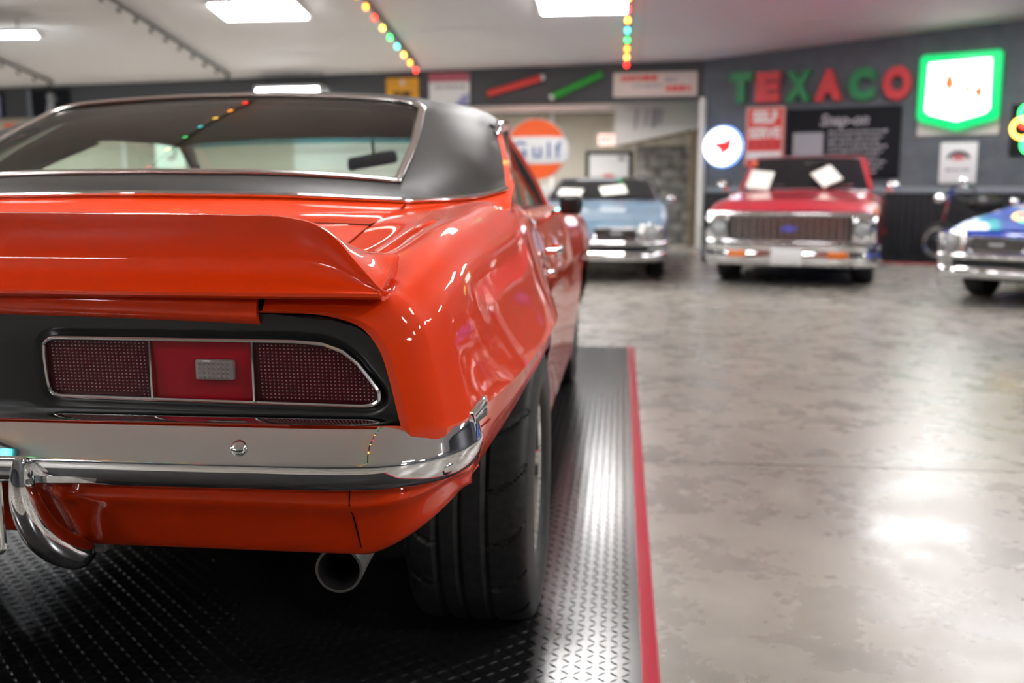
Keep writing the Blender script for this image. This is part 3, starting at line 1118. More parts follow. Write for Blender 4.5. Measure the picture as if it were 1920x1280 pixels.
# valance below the bumper
vs = []
for x in np.r_[np.linspace(0, .17, 6), np.linspace(.18, .30, 14), np.linspace(.33, .70, 12), np.linspace(.71, .826, 18)]:
    k = min(max((x - .205) / .055, 0), 1)
    k = k * k * (3 - 2 * k)
    rec = .045 * (1 - k)              # recess for the number plate
    c = max(0, (x - .70) / .126)
    dy = .098 * c ** 3.9
    prof = [(.045, .64), (.030, .615), (.022, .585), (.018, .571), (.024, .562), (.040, .545), (.060, .515), (.078, .485), (.090, .470), (.105, .463)]
    pp = spl(prof, 22)
    vs.append([(x, p[0] + rec + dy, p[1] + .070 * c ** 1.3 * min(1, max(0, (.60 - p[1]) / .13))) for p in pp])
lastc = vs[-1]
for t in (.02, .045, .075, .11, .15):      # wraps on round the corner over the quarter panel
    col = []
    for p in lastc:
        y = p[1] + t
        sq_ = side_sec(max(y, .2))[29:]
        z = max(p[2], p[2] + (.545 - p[2]) * min(1, t / .05)) if p[2] < .56 else p[2]
        x = float(np.interp(z, sq_[::-1, 1], sq_[::-1, 0]))
        w = min(1, t / .06)
        w = w * w * (3 - 2 * w)
        col.append(((p[0] + t * .10) * (1 - w) + (x + .002) * w, y, z))
    vs.append(col)
MB().grid(vs).build('valance', M['orange'], CAR, angle=50, mirror=True, merge=.0005)
for sd in (1, -1):
    b = MB()
    b.tube([(sd * .7005, .0225, .590), (sd * .7005, .0180, .571), (sd * .7005, .040, .545), (sd * .7005, .0775, .487), (sd * .7005, .0895, .472)], .0011, 6)
    b.build('valance_seam', M['void'], CAR)

# number plate with a chrome frame between the guards
pl = MB().box((0, .020, .545), (.305, .004, .150)).build('number_plate', M['signwhite'], CAR, bevel=.001)
b = MB()
rr_ = []
for cx_, cz_, a0 in ((.158, .616, 0), (-.158, .616, 90), (-.158, .490, 180), (.158, .490, 270)):
    for k in range(5):
        a = math.radians(a0 + k * 22.5)
        rr_.append((cx_ + .012 * math.cos(a), .016, cz_ + .012 * math.sin(a)))
b.tube(rr_, .0045, 8, closed=True, sq=.004, ref=(0, 1, 0))
b.build('plate_frame', M['alum'], pl)

# exhaust tips
for sd in (1, -1):
    ax0, ax1 = Vector((sd * .648, .135, .424)), Vector((sd * .628, .62, .43))
    dr_ = (ax1 - ax0).normalized()
    Mx = Matrix.Translation(ax0) @ dr_.to_track_quat('Y', 'Z').to_matrix().to_4x4()
    b = MB().lathe([(.30, .028), (.02, .031), (0, .0335), (0, .0375), (.02, .0375), (.06, .0365), (.48, .0365)], axis='y', n=40, M=Mx)
    ex = b.build('exhaust_tip', M['exhaust'], CAR, angle=40)
    MB().disc((0, .2, 0), .031, 'y', 24, Mx).build('exhaust_bore', M['void'], ex)


# wheels
def tyre_mesh(r, w, rim, n=260, m=56, grooves=True):
    """tyre around the x axis, centred at the origin; outer side towards +x"""
    hw = w / 2
    prof = spl([(-hw * .80, rim), (-hw * .98, rim + .02), (-hw * 1.04, rim + (r - rim) * .45), (-hw * .99, r - .028), (-hw * .93, r - .010), (-hw * .80, r - .003), (-hw * .4, r), (0, r + .0005), (hw * .4, r),
                (hw * .80, r - .003), (hw * .93, r - .010), (hw * .99, r - .028), (hw * 1.04, rim + (r - rim) * .45), (hw * .98, rim + .02), (hw * .80, rim)], m)
    rows = []
    for a, rad in prof:
        row = []
        for k in range(n):
            t = 2 * PI * k / n
            d = 0
            if grooves and abs(a) < hw * .95 and rad > r - .02:
                for g in (-.46, -.12, .30):
                    d = max(d, 1 - abs(a - g * hw) / .0050)
                if a > .30 * hw or a < -.46 * hw:
                    s = abs(a) / hw
                    ph = (t * 17 / (2 * PI) + .9 * (s - .3) ** 2 * 1.3) % 1
                    d = max(d, 1 - min(ph, 1 - ph) / .040)
                d = max(0, min(1, d * 1.6))
            rr = rad - .008 * d
            row.append((a, rr * math.cos(t), rr * math.sin(t)))
        rows.append(row)
    return MB().grid(rows, closed=True)


def build_wheel(parent, r, w, rim, grooves, n, m):
    """a wheel with its outer face to +x, hub at the origin; returns the list of parts"""
    t = tyre_mesh(r, w, rim, n, m, grooves).build('tyre', M['tyre'], parent, angle=25)
    hw = w / 2
    b = MB().lathe([(-hw * .8, rim), (-hw * .75, rim - .02), (hw * .40, rim - .045), (hw * .62, rim - .028), (hw * .70, rim - .012), (hw * .84, rim - .008), (hw * .88, rim + .003), (hw * .84, rim + .012), (hw * .78, rim + .010)],
                   axis='x', n=72)
    rm = b.build('rim', M['chrome'], parent, angle=40)
    sp = MB()
    for k in range(5):
        Mx = Matrix.Rotation(2 * PI * k / 5 + .3, 4, 'X')
        V = []
        for rad, hwid, x in ((.045, .036, hw * .52), (rim * .55, .030, hw * .50), (rim - .035, .040, hw * .36)):
            V.append([(x, -hwid, rad), (x + .012, -hwid * .6, rad), (x + .012, hwid * .6, rad), (x, hwid, rad), (x - .03, hwid * .8, rad), (x - .03, -hwid * .8, rad)])
        sp.grid(V, closed=True, M=Mx)
    sp.lathe([(hw * .3, .07), (hw * .55, .068), (hw * .58, .055), (hw * .60, .04)], axis='x', n=32)
    s_ = sp.build('spokes', M['alum'], rm, angle=40)
    c = MB().lathe([(hw * .55, .042), (hw * .70, .040), (hw * .76, .030), (hw * .78, .001)], axis='x', n=32).build('centre_cap', M['chrome'], rm, angle=40)
    lg = MB()
    for k in range(5):
        a = 2 * PI * k / 5
        lg.lathe([(hw * .5, .010), (hw * .66, .010), (hw * .69, .006), (hw * .69, .0005)], (0, .057 * math.cos(a), .057 * math.sin(a)), 'x', 8)
    lg.build('lug_nuts', M['chrome'], rm)
    br = MB().lathe([(-hw * .3, .001), (-hw * .3, rim - .06), (-hw * .2, rim - .06), (-hw * .2, .001)], axis='x', n=32).build('brake_drum', M['exhaust'], parent)
    return [t, rm, br]


def wheel_at(car, loc, sd, r, w, rim, grooves=False, n=96, m=40):
    e = bpy.data.objects.new('wheel', None)
    COL.objects.link(e)
    e.parent = car
    e.location = loc
    if sd < 0:
        e.rotation_euler = (0, 0, PI)
    build_wheel(e, r, w, rim, grooves, n, m)
    return e


for sd in (1, -1):
    wheel_at(CAR, (sd * .765, .985, .332), sd, .332, .27, .20, True, 300, 64)
    wheel_at(CAR, (sd * .745, 3.92, .318), sd, .318, .21, .195)
# underbody, axle
b = MB()
b.box((0, 2.85, .36), (1.10, 3.4, .12))
b.box((0, 2.46, .32), (1.56, 1.9, .10))
b.box((0, .60, .58), (1.10, .90, .18))
b.build('underbody', M['void'], CAR)
b = MB().tube([(-.62, .985, .332), (.62, .985, .332)], .04, 12)
b.lathe([(-.16, .03), (-.12, .09), (0, .13), (.12, .09), (.16, .03)], (0, .985, .332), 'y', 20)
b.build('rear_axle', M['void'], CAR)

# greenhouse -----------------------------------------------------------------
GA1 = [(0, .90, 1.052), (.3, .915, 1.048), (.48, .945, 1.038), (.565, .975, 1.030)]           # glass: base
GA2 = [(.565, .975, 1.030), (.562, 1.2, 1.133), (.535, 1.43, 1.228)]                            # glass: side
GA3 = [(.535, 1.43, 1.228), (.50, 1.475, 1.247), (.42, 1.51, 1.260), (.2, 1.55, 1.276), (0, 1.56, 1.281)]   # glass: top
VB1 = [(0, .80, 1.004), (.35, .83, .999), (.50, .865, .992), (.60, .905, .987)]                # vinyl lower edge
VB2 = [(.60, .905, .987), (.70, .985, .991), (.76, 1.045, .999), (.805, 1.09, 1.014)]
CP = [(.805, 1.09, 1.014), (.765, 1.34, 1.10), (.715, 1.60, 1.185)]                             # front edge of the pillar
ROOF_MID = [(0, 2.05, 1.322), (.3, 2.05, 1.313), (.53, 2.05, 1.286), (.64, 2.05, 1.256), (.690, 2.05, 1.222)]
WS_TOP = [(0, 2.54, 1.240), (.35, 2.52, 1.233), (.57, 2.48, 1.218), (.645, 2.46, 1.205)]


def quad_rows(A, B, Cc, n):
    """parabola through three matching curves"""
    A, B, Cc = map(np.array, (A, B, Cc))
    out = []
    for t in np.linspace(0, 1, n):
        l0, l1, l2 = 2 * (t - .5) * (t - 1), -4 * t * (t - 1), 2 * t * (t - .5)
        out.append((A * l0 + B * l1 + Cc * l2))
    return out


NS = 10
# sail panel: across (glass side -> pillar edge), up
sin_ = np.vstack([spl([(.60, .905, .987), (.565, .975, 1.030)], 4)[:-1], spl(GA2, 16)])
sout = spl(CP, len(sin_))
smid = spl([(.70, .985, .991), (.700, 1.06, 1.050), (.690, 1.26, 1.136), (.640, 1.515, 1.221)], len(sin_))
sail = quad_rows(sin_, smid, sout, NS)
# roof: rear row along the glass top then out to the pillar
row0 = np.vstack([spl(GA3, 14)[::-1], [q[-1] for q in sail][1:]])
row1 = spl(ROOF_MID, len(row0))
row2 = spl(WS_TOP, len(row0))
roof = quad_rows(row0, row1, row2, 18)
lower = [np.array(spl(VB1, 16)) * (1 - t) + np.array(spl(GA1, 16)) * t + np.array([0, -.006 * math.sin(PI * t), .004 * math.sin(PI * t)]) for t in np.linspace(0, 1, 6)]
tri = [[(.60, .905, .987), (.60, .905, .987)], [(.565, .975, 1.030), (.565, .975, 1.03)]]
b = MB()
tt = lambda P: [[tuple(p) for p in r] for r in P]
b.grid(tt(sail))
b.grid(tt(roof))
b.grid(tt(lower))
vr = b.build('vinyl_roof', M['vinyl'], CAR, angle=70, mirror=True, merge=.004)
# headliner inside it
b = MB()
shr = lambda P: [[(p[0] * .955, p[1] + .012, p[2] - .030) for p in r] for r in P]
b.grid(shr(sail))
b.grid(shr(roof))
b.build('headliner', M['headliner'], CAR, angle=70, mirror=True, merge=.004)

# painted deck between trunk lid and vinyl, and the fillet that rises to the pillar
vbc = np.vstack([spl(VB1, 24)])
rows = []
for t in np.linspace(0, 1, 10):
    row = []
    for p in vbc:
        x0 = p[0] * .574 / .60
        y0 = .667
        z0 = deck_z(y0) + .012 * (1 - (x0 / .62) ** 2)
        w = t * t * (3 - 2 * t)
        row.append((x0 + (p[0] - x0) * t, y0 + (p[1] - y0) * t, z0 + (p[2] - .002 - z0) * (.55 * t + .45 * t ** 3)))
    rows.append(row)
MB().grid(rows).build('rear_deck', M['orange'], CAR, angle=50, mirror=True, merge=.0005)
v2 = np.vstack([spl(VB2, 16), [(.800, 1.20, 1.045)]])
for sd in (1, -1):
    rows = [[(sd * p[0], p[1], p[2] - .002) for p in v2]]
    for k, (dx, dy, dz) in enumerate(((.010, -.018, -.009), (.016, -.040, -.016), (.020, -.075, -.026), (.022, -.11, -.042))):
        rows.append([(sd * (p[0] + dx * min(1, max(0, (p[0] - .58) * 6))), p[1] + dy, p[2] + dz) for p in v2])
    MB().grid(rows).build('pillar_base', M['orange'], CAR, angle=60)

# rear glass
gs = np.vstack([spl(GA2, 20)])
gb, gt = spl(GA1, 20), spl(GA3, 20)[::-1]
rows = []
for v in np.linspace(0, 1, 20):
    k = int(round(v * 19))
    e = gs[k]
    row = []
    for u in np.linspace(0, 1, 20):
        j = int(round(u * 19))
        p = gb[j] * (1 - v) + gt[j] * v
        ce_ = gb[19] * (1 - v) + gt[19] * v
        p = p + (e - ce_) * u ** 2
        p = p + np.array([0, -.010, .012]) * math.sin(PI * v) * (1 - .5 * u * u)
        row.append(tuple(p))
    rows.append(row)
MB().grid(rows).build('rear_window', M['glass'], CAR, angle=80, mirror=True, merge=.002)


def sym_path(P):
    P = [tuple(p) for p in P]
    return [(-p[0], p[1], p[2]) for p in P[::-1]][:-1] + P


b = MB()
loop = np.vstack([spl(GA1, 20)[:-1], spl(GA2, 16)[:-1], spl(GA3, 16)])
full = [tuple(p) for p in loop] + [(-p[0], p[1], p[2]) for p in loop[::-1]][1:-1]
b.tube([(p[0], p[1] - .004, p[2] + .004) for p in full], .0105, 10, closed=True, sq=.006, ref=(0, .4, -.9))
b.build('window_moulding', M['satin'], CAR, angle=60)
b = MB()
vb = np.vstack([spl(VB1, 20)[:-1], spl(VB2, 16)])
b.tube([(p[0], p[1] - .003, p[2] + .002) for p in sym_path(vb)], .0085, 10, sq=.0065)
b.build('roof_moulding', M['chrome'], CAR, angle=60)

for sd in (1, -1):
    sx = lambda P: [(sd * p[0], p[1], p[2]) for p in P]
    cp = spl(CP, 16)
    # chrome drip at the top, painted jamb along the pillar
    b = MB()
    rows = [sx(cp), sx(cp + [.012, .022, .002]), sx(cp + [.006, .052, -.002]), sx(cp + [-.03, .06, -.01])]
    b.grid(rows)
    b.build('pillar_jamb', M['orange'], CAR, angle=50)
    rail_ = spl([(.715, 1.60, 1.185), (.690, 2.05, 1.222), (.668, 2.30, 1.222), (.645, 2.46, 1.206), (.672, 2.62, 1.145), (.715, 2.85, 1.045), (.750, 3.06, .935)], 40)
    b = MB().tube(sx(rail_ + [.006, .012, -.002]), .011, 10, sq=.014)
    b.build('roof_rail', M['orange'], CAR, angle=60)
    b = MB().tube(sx(rail_ + [-.016, .0, -.018]), .018, 8)
    b.build('window_seal', M['interior'], CAR, angle=60)
    dp = spl([(.722, 1.52, 1.165), (.727, 1.60, 1.193), (.712, 1.80, 1.209), (.698, 2.05, 1.229)], 14)
    MB().tube(sx(dp), .010, 8, sq=.011).build('drip_moulding', M['chrome'], CAR, angle=60)
    # side glass and a chrome sill along the belt
    belt = spl([(.752, 1.36, .978), (.748, 1.7, .962), (.745, 2.3, .945), (.745, 3.0, .937)], 20)
    top_ = spl([(.725, 1.60, 1.172), (.690, 2.05, 1.205), (.655, 2.46, 1.195), (.742, 3.0, .945)], 20)
    MB().grid([sx(belt), sx(top_)]).build('side_window', M['glass'], CAR, angle=80)
    # inner trim along the roof side and behind the quarter window
    MB().tube(sx(rail_ + [-.014, -.014, -.006]), .020, 8).build('rail_trim', M['interior'], CAR, angle=60)
    ri = rail_[:28]
    MB().grid([sx(ri + [-.03, 0, .02]), sx(ri + [-.034, 0, -.02]), sx(ri + [-.026, 0, -.045])]).build('side_headliner', M['headliner'], CAR, angle=70)
    ci = cp[:, :]
    MB().grid([sx(ci + [-.035, -.02, 0]), sx(ci + [-.04, .20, .0]), sx(ci * [1, 1, 1] + [-.045, .34, -.02])]).build('quarter_trim', M['headliner'], CAR, angle=70)
    MB().tube(sx(belt + [.014, 0, .004]), .007, 8, sq=.006).build('belt_moulding', M['chrome'], CAR)

# windshield with a tinted strip, cowl, hood, nose
cowl = [(0, 3.20, .945), (.35, 3.17, .942), (.60, 3.10, .938), (.735, 3.04, .935)]
wt, wc = spl(WS_TOP, 16), spl(cowl, 16)
rows = [wt * (1 - t) + wc * t + np.array([0, .015, .018]) * math.sin(PI * t) for t in np.linspace(0, 1, 12)]
MB().grid(tt(rows[2:])).build('windshield', M['glass'], CAR, angle=80, mirror=True, merge=.002)
MB().grid(tt(rows[:3])).build('tint_strip', M['tint'], CAR, angle=80, mirror=True, merge=.002)
b = MB()
rows = []
for y in np.linspace(3.0, 4.66, 20):
    z = float(hermite(_sy, _sp, y)[0][1])
    x1 = float(hermite(_sy, _sp, y)[0][0])
    rows.append([(x, y, z + .025 * (1 - (x / x1) ** 2)) for x in np.linspace(-x1, x1, 21)])
rows.append([(p[0], 4.70, p[2] - .06) for p in rows[-1]])
MB().grid(rows).build('hood', M['orange'], CAR, angle=40)
b = MB().box((0, 4.60, .58), (1.50, .10, .34))
b.build('front_grille', M['black'], CAR, bevel=.02)
b = MB().tube([(-.80, 4.55, .47), (-.6, 4.70, .47), (.6, 4.70, .47), (.80, 4.55, .47)], .03, 10, sq=.055)
b.build('front_bumper', M['chrome'], CAR, angle=60)
# interior
b = MB().box((0, 1.16, .975), (1.20, .50, .02))
b.build('parcel_shelf', M['interior'], CAR, bevel=.005)
for x in (-.32, .32):
    s1 = MB().box((x, 1.50, .74), (.54, .16, .46)).build('rear_seat', M['interior'], CAR, bevel=.05)
    s2 = MB().box((x * 1.1, 2.28, .72), (.50, .14, .52), None).build('front_seat', M['interior'], CAR, bevel=.05)
    MB().box((x * 1.1, 2.48, .50), (.52, .50, .16)).build('seat_cushion', M['interior'], s2, bevel=.05)
    MB().box((x * 1.1, 2.26, 1.005), (.26, .09, .10)).build('head_restraint', M['interior'], s2, bevel=.035)
MB().box((0, 2.98, .84), (1.40, .34, .16)).build('dashboard', M['interior'], CAR, bevel=.04)
b = MB()
sw = [(-.34 + .18 * math.cos(a), 2.66 + .07 * math.sin(a), .86 + .165 * math.sin(a)) for a in np.linspace(0, 2 * PI, 33)[:-1]]
b.tube(sw, .012, 8, closed=True)
b.tube([(-.34, 2.66, .86), (-.34, 2.95, .78)], .02, 8)
b.tube([sw[0], (-.34, 2.67, .86), sw[16]], .009, 6)
b.build('steering_wheel', M['interior'], CAR)
mo = []
for cx_, cz_, a0 in ((.086, .010, 0), (-.086, .010, 90), (-.090, -.008, 180), (.086, -.010, 270)):
    mo += [(cx_ + .017 * math.cos(math.radians(a0 + k * 22.5)), cz_ + .017 * math.sin(math.radians(a0 + k * 22.5))) for k in range(5)]
rv = MB().prism(mo, -.010, .010, Matrix.Translation((.075, 2.70, 1.125)) @ Matrix.Rotation(math.radians(-10), 4, 'Y')).build('rear_view_mirror', M['mirror'], CAR, bevel=.004)
MB().tube([(.085, 2.69, 1.14), (.085, 2.66, 1.20)], .006, 8).build('mirror_stalk', M['interior'], rv)
# door mirrors
for sd in (1, -1):
    dm = MB().box((sd * .885, 2.62, .950), (.090, .06, .075)).build('door_mirror', M['black'], CAR, bevel=.022, segs=3)
    MB().tube([(sd * .80, 2.66, .915), (sd * .83, 2.65, .925), (sd * .865, 2.63, .940)], .012, 8).build('mirror_arm', M['chrome'], dm)


# ------------------------------------------------------------------ parked cars in the background (local frame: nose at y = 0 towards -y)
def body_half(stations, zb, x_of=None, n=14):
    ks = sorted(stations)
    P = np.array([stations[k] for k in ks]).reshape(len(ks), -1)
    zy = np.array([a for a, _ in zb])
    zv = np.array([c for _, c in zb])[:, None]

    def sec(y):
        p = hermite(ks, P, y)[0].reshape(-1, 2)
        q = spl(p, 40)
        z_ = float(hermite(zy, zv, y)[0][0])
        out = []
        for a, c in zip(q[:-1], q[1:]):
            out.append(a)
            if c[1] < z_ and c[0] > .4:
                t = (a[1] - z_) / max(a[1] - c[1], 1e-6)
                out.append(a + (c - a) * min(max(t, 0), 1))
                break
        else:
            out.append(q[-1])
        out = np.array(out)
        d = np.r_[0, np.cumsum(np.linalg.norm(np.diff(out, axis=0), axis=1))]
        g = np.linspace(0, d[-1], 36)
        return np.c_[np.interp(g, d, out[:, 0]), np.interp(g, d, out[:, 1])]
    return ks[0], ks[-1], sec


def loft_body(name, car, stations, zb, m_, step=.05):
    y0, y1, sec = body_half(stations, zb)
    rows = [[(p[0], y, p[1]) for p in sec(y)] for y in np.r_[np.arange(y0, y1, step), y1]]
    cap = rows[-1]
    b = MB().grid(rows)
    o = b.build(name, m_, car, angle=35, mirror=True, merge=.001)
    b = MB()
    for sd in (1, -1):
        e = [(sd * r[-1][0], r[-1][1], r[-1][2]) for r in rows]
        b.grid([e, [(p[0] - sd * .35, p[1], p[2] + .01) for p in e]])
    b.build('inner_liner', M['void'], o, angle=60)
    # rear closing panel
    b = MB()
    f = [(p[0], p[1], p[2]) for p in rows[-1]]
    bot = f[-1][2]
    b.grid([f, [(p[0], p[1] + .01, min(p[2], bot + .02)) for p in f]])
    b.build('rear_panel', m_, o, mirror=True, merge=.001)
    return o


def arch(yc, r, top, base):
    return [(yc - r - .06, base), (yc - r, base + .08), (yc - r * .8, top - .12), (yc - r * .4, top - .02), (yc, top), (yc + r * .4, top - .02), (yc + r * .8, top - .12), (yc + r, base + .08), (yc + r + .06, base)]


def cabin(car, m_roof, m_frame, y_c, z_c, x_c, y_t, z_t, x_t, y_rt, y_rb, z_rb, crown=.03):
    """windshield base/top, roof, back window base; returns nothing"""
    def rowx(y, z, x, bow, n=13):
        return [(u * x, y + bow * u * u, z - crown * .4 * u * u) for u in np.linspace(-1, 1, n)]
    c, t = rowx(y_c, z_c, x_c, .12), rowx(y_t, z_t, x_t, .06)
    MB().grid([c, t]).build('windshield', M['darkglass'], car, angle=60)
    rt = rowx(y_rt, z_t - .005, x_t, -.03)
    mid = rowx((y_t + y_rt) / 2, z_t + crown, x_t * 1.01, 0)
    rows = quad_rows(t, mid, rt, 9)
    rr = tt(rows)
    rr = [[(r[0][0] * 1.015, r[0][1], r[0][2] - .035)] + r + [(r[-1][0] * 1.015, r[-1][1], r[-1][2] - .035)] for r in rr]
    MB().grid(rr).build('roof', m_roof, car, angle=50)
    rb = rowx(y_rb, z_rb, x_c * .95, -.05)
    MB().grid([rt, rb]).build('back_window', M['darkglass'], car, angle=60)
    for sd in (1, -1):
        k = 12 if sd > 0 else 0
        MB().grid([[c[k], ((c[k][0]), (y_c + y_rb) / 2, z_c - .01), rb[k]], [t[k], mid[k], rt[k]]]).build('side_window', M['darkglass'], car, angle=60)
        MB().tube([c[k], t[k]], .022, 8).build('front_pillar', m_frame, car)
        MB().tube([rb[k], rt[k]], .035, 8).build('rear_pillar', m_roof, car)
    MB().tube([c[0], c[3], c[6], c[9], c[12]], .012, 6).build('windshield_moulding', M['chrome'], car)
    MB().tube([t[0], t[3], t[6], t[9], t[12]], .012, 6).build('header_moulding', M['chrome'], car)
    return c, t


def coupe(name, label, paint, roof_m, loc, rz):
    car = thing(name, label, 'car', loc, rz)
    S = {.06: [(0, .655), (.3, .655), (.6, .65), (.73, .64), (.79, .61), (.80, .50), (.79, .36), (.74, .24)],
         .40: [(0, .705), (.3, .70), (.6, .692), (.75, .70), (.815, .655), (.838, .50), (.83, .35), (.78, .22)],
         1.2: [(0, .80), (.3, .795), (.6, .785), (.76, .79), (.822, .72), (.845, .52), (.835, .35), (.80, .20)],
         1.65: [(0, .855), (.3, .85), (.6, .84), (.765, .835), (.825, .74), (.845, .52), (.835, .35), (.80, .20)],
         2.6: [(0, .84), (.3, .84), (.6, .84), (.765, .835), (.825, .74), (.84, .52), (.835, .35), (.80, .20)],
         3.6: [(0, .86), (.3, .855), (.6, .85), (.775, .85), (.84, .76), (.855, .55), (.84, .36), (.80, .22)],
         4.9: [(0, .78), (.3, .775), (.6, .77), (.72, .76), (.79, .70), (.81, .55), (.79, .38), (.74, .30)]}
    zb = [(.06, .24), (.25, .24)] + arch(.82, .36, .55, .22) + arch(3.55, .36, .55, .22) + [(4.9, .30)]
    loft_body('body', car, S, zb, paint)
    c, t = cabin(car, roof_m, M['chrome'], 1.66, .865, .70, 2.28, 1.135, .565, 3.0, 3.75, .87)
    # nose: split grille, stacked headlamps, chrome bars
    b = MB().prism([(-.80, .62), (-.74, .645), (.74, .645), (.80, .62), (.80, .26), (-.80, .26)], .05, .16)
    b.build('nose_panel', paint, car, bevel=.015)
    for sd in (1, -1):
        ol = [(.055, .565), (.075, .582), (.50, .590), (.53, .575), (.53, .475), (.51, .458), (.10, .462), (.06, .480)]
        g = MB().prism([(sd * p[0], p[1]) for p in ol], .03, .055).build('grille', M['black'], car)
        MB().tube([(sd * p[0], .028, p[1]) for p in ol], .013, 8, closed=True, ref=(0, 1, 0)).build('grille_surround', M['chrome'], g)
        for k in range(5):
            z = .478 + k * .021
            MB().box((sd * .295, .024, z), (.43, .008, .005)).build('grille_bar', M['satin'], g)
        MB().box((sd * .30, .018, .525), (.13, .014, .036)).build('driving_lamp', M['lampglass'], g, bevel=.012)
        # lamp tower
        MB().prism([(sd * .545, .63), (sd * .785, .62), (sd * .80, .58), (sd * .795, .27), (sd * .56, .27)], -.015, .12).build('lamp_surround', M['satin'], car, bevel=.02)
        for z in (.555, .395):
            h = MB().lathe([(.05, .086), (-.01, .086), (-.022, .078), (-.012, .068)], (sd * .675, -.01, z), 'y', 28).build('headlamp_ring', M['chrome'], car)
            MB().lathe([(-.006, .068), (-.018, .05), (-.024, .025), (-.026, .001)], (sd * .675, -.01, z), 'y', 24).build('headlamp', M['lampglass'], h)
    # bumper: upper bar under the grilles and a deeper lower bar
    pa = [(-.84, .20, .425), (-.80, .03, .425), (-.68, -.05, .425), (0, -.10, .425), (.68, -.05, .425), (.80, .03, .425), (.84, .20, .425)]
    bmp = MB().tube(spl(pa, 30).tolist(), .035, 12, sq=.030).build('front_bumper', M['chrome'], car, angle=60)
    pb = [(p[0] * .99, p[1] + .005, .285) for p in pa]
    MB().tube(spl(pb, 30).tolist(), .035, 12, sq=.055).build('bumper_lower_bar', M['chrome'], bmp, angle=60)
    MB().box((0, -.005, .36), (1.3, .06, .09)).build('bumper_slot', M['black'], bmp)
    for sd in (1, -1):
        MB().lathe([(.02, .03), (-.02, .028), (-.03, .001)], (sd * .34, -.085, .30), 'y', 16).build('bumper_bolt', M['chrome'], bmp)
        for wy in (.82, 3.55):
            wheel_at(car, (sd * .70, wy, .30), sd, .30, .20, .185, False, 64, 28)
        dm = MB().box((sd * .86, 1.95, .875), (.10, .05, .075)).build('door_mirror', M['chrome'], car, bevel=.02)
        MB().tube([(sd * .80, 1.97, .82), (sd * .85, 1.96, .85)], .01, 6).build('mirror_arm', M['chrome'], dm)
    MB().box((0, 2.4, .25), (1.2, 4.4, .12)).build('underbody', M['void'], car)
    for sd in (1, -1):
        # wipers
        MB().tube([(sd * .30 - .02, 1.69, .885), (sd * .30 + .28, 1.74, .905)], .007, 6).build('wiper', M['black'], car)
    return car


R_ = math.radians
sky_car = coupe('coupe', 'pale blue coupe with split grille facing the camera behind the orange car', M['skyblue'], M['vinyl'], (.735, 9.62, -.01), R_(-3.4))
blue_car = coupe('coupe', 'royal blue coupe with stacked headlamps cut off by the right edge', M['royal'], M['royal'], (4.57, 7.62, -.01), R_(-40))


# placards on the pale blue coupe's windshield
def placard(label, Mx, w, h, parent_mat='paper', name='paper_placard', grp=None):
    b = MB().box((0, 0, 0), (w, .006, h), Mx)
    o = b.build(name, M[parent_mat])
    tag(o, label, 'placard', grp)
    return o


Ms = Matrix.Translation((.735, 9.62, -.01)) @ Matrix.Rotation(R_(-3.4), 4, 'Z')
placard('white placard on the left of the pale blue coupe windshield', Ms @ Matrix.Translation((-.40, 1.78, .96)) @ Matrix.Rotation(R_(-66), 4, 'X') @ Matrix.Rotation(.1, 4, 'Y'), .30, .22)
placard('white placard on the right of the pale blue coupe windshield', Ms @ Matrix.Translation((.14, 1.80, .99)) @ Matrix.Rotation(R_(-66), 4, 'X') @ Matrix.Rotation(-.25, 4, 'Y'), .32, .26)

# ------------------------------------------------------------------ red pickup truck
TL = Vector((2.79, 9.20, -.01))
TRK = thing('pickup_truck', 'cherry red pickup truck with chrome grille parked before the wall', 'pickup truck', TL, R_(-15))
TRK.scale = (.965, 1, 1)
S = {.10: [(0, .785), (.3, .785), (.6, .78), (.80, .775), (.875, .755), (.895, .68), (.895, .50), (.88, .40)],
     .30: [(0, .86), (.3, .855), (.6, .85), (.80, .845), (.885, .80), (.905, .68), (.905, .50), (.89, .34)],
     .9: [(0, .94), (.3, .935), (.6, .92), (.80, .90), (.89, .85), (.910, .70), (.91, .50), (.89, .28)],
     1.45: [(0, .99), (.3, .985), (.6, .97), (.80, .945), (.885, .88), (.905, .70), (.905, .5), (.88, .26)],
     2.6: [(0, .98), (.3, .98), (.6, .97), (.80, .945), (.885, .88), (.905, .70), (.905, .5), (.88, .26)],
     4.7: [(0, .90), (.3, .90), (.6, .90), (.82, .90), (.885, .86), (.90, .70), (.90, .5), (.88, .34)]}
loft_body('body', TRK, S, [(.10, .40), (.35, .34)] + arch(.86, .40, .60, .26) + arch(3.7, .40, .60, .28) + [(4.7, .34)], M['truckred'])
c_, t_ = cabin(TRK, M['truckred'], M['truckred'], 1.50, 1.00, .76, 1.90, 1.375, .63, 2.75, 2.85, 1.0, .035)
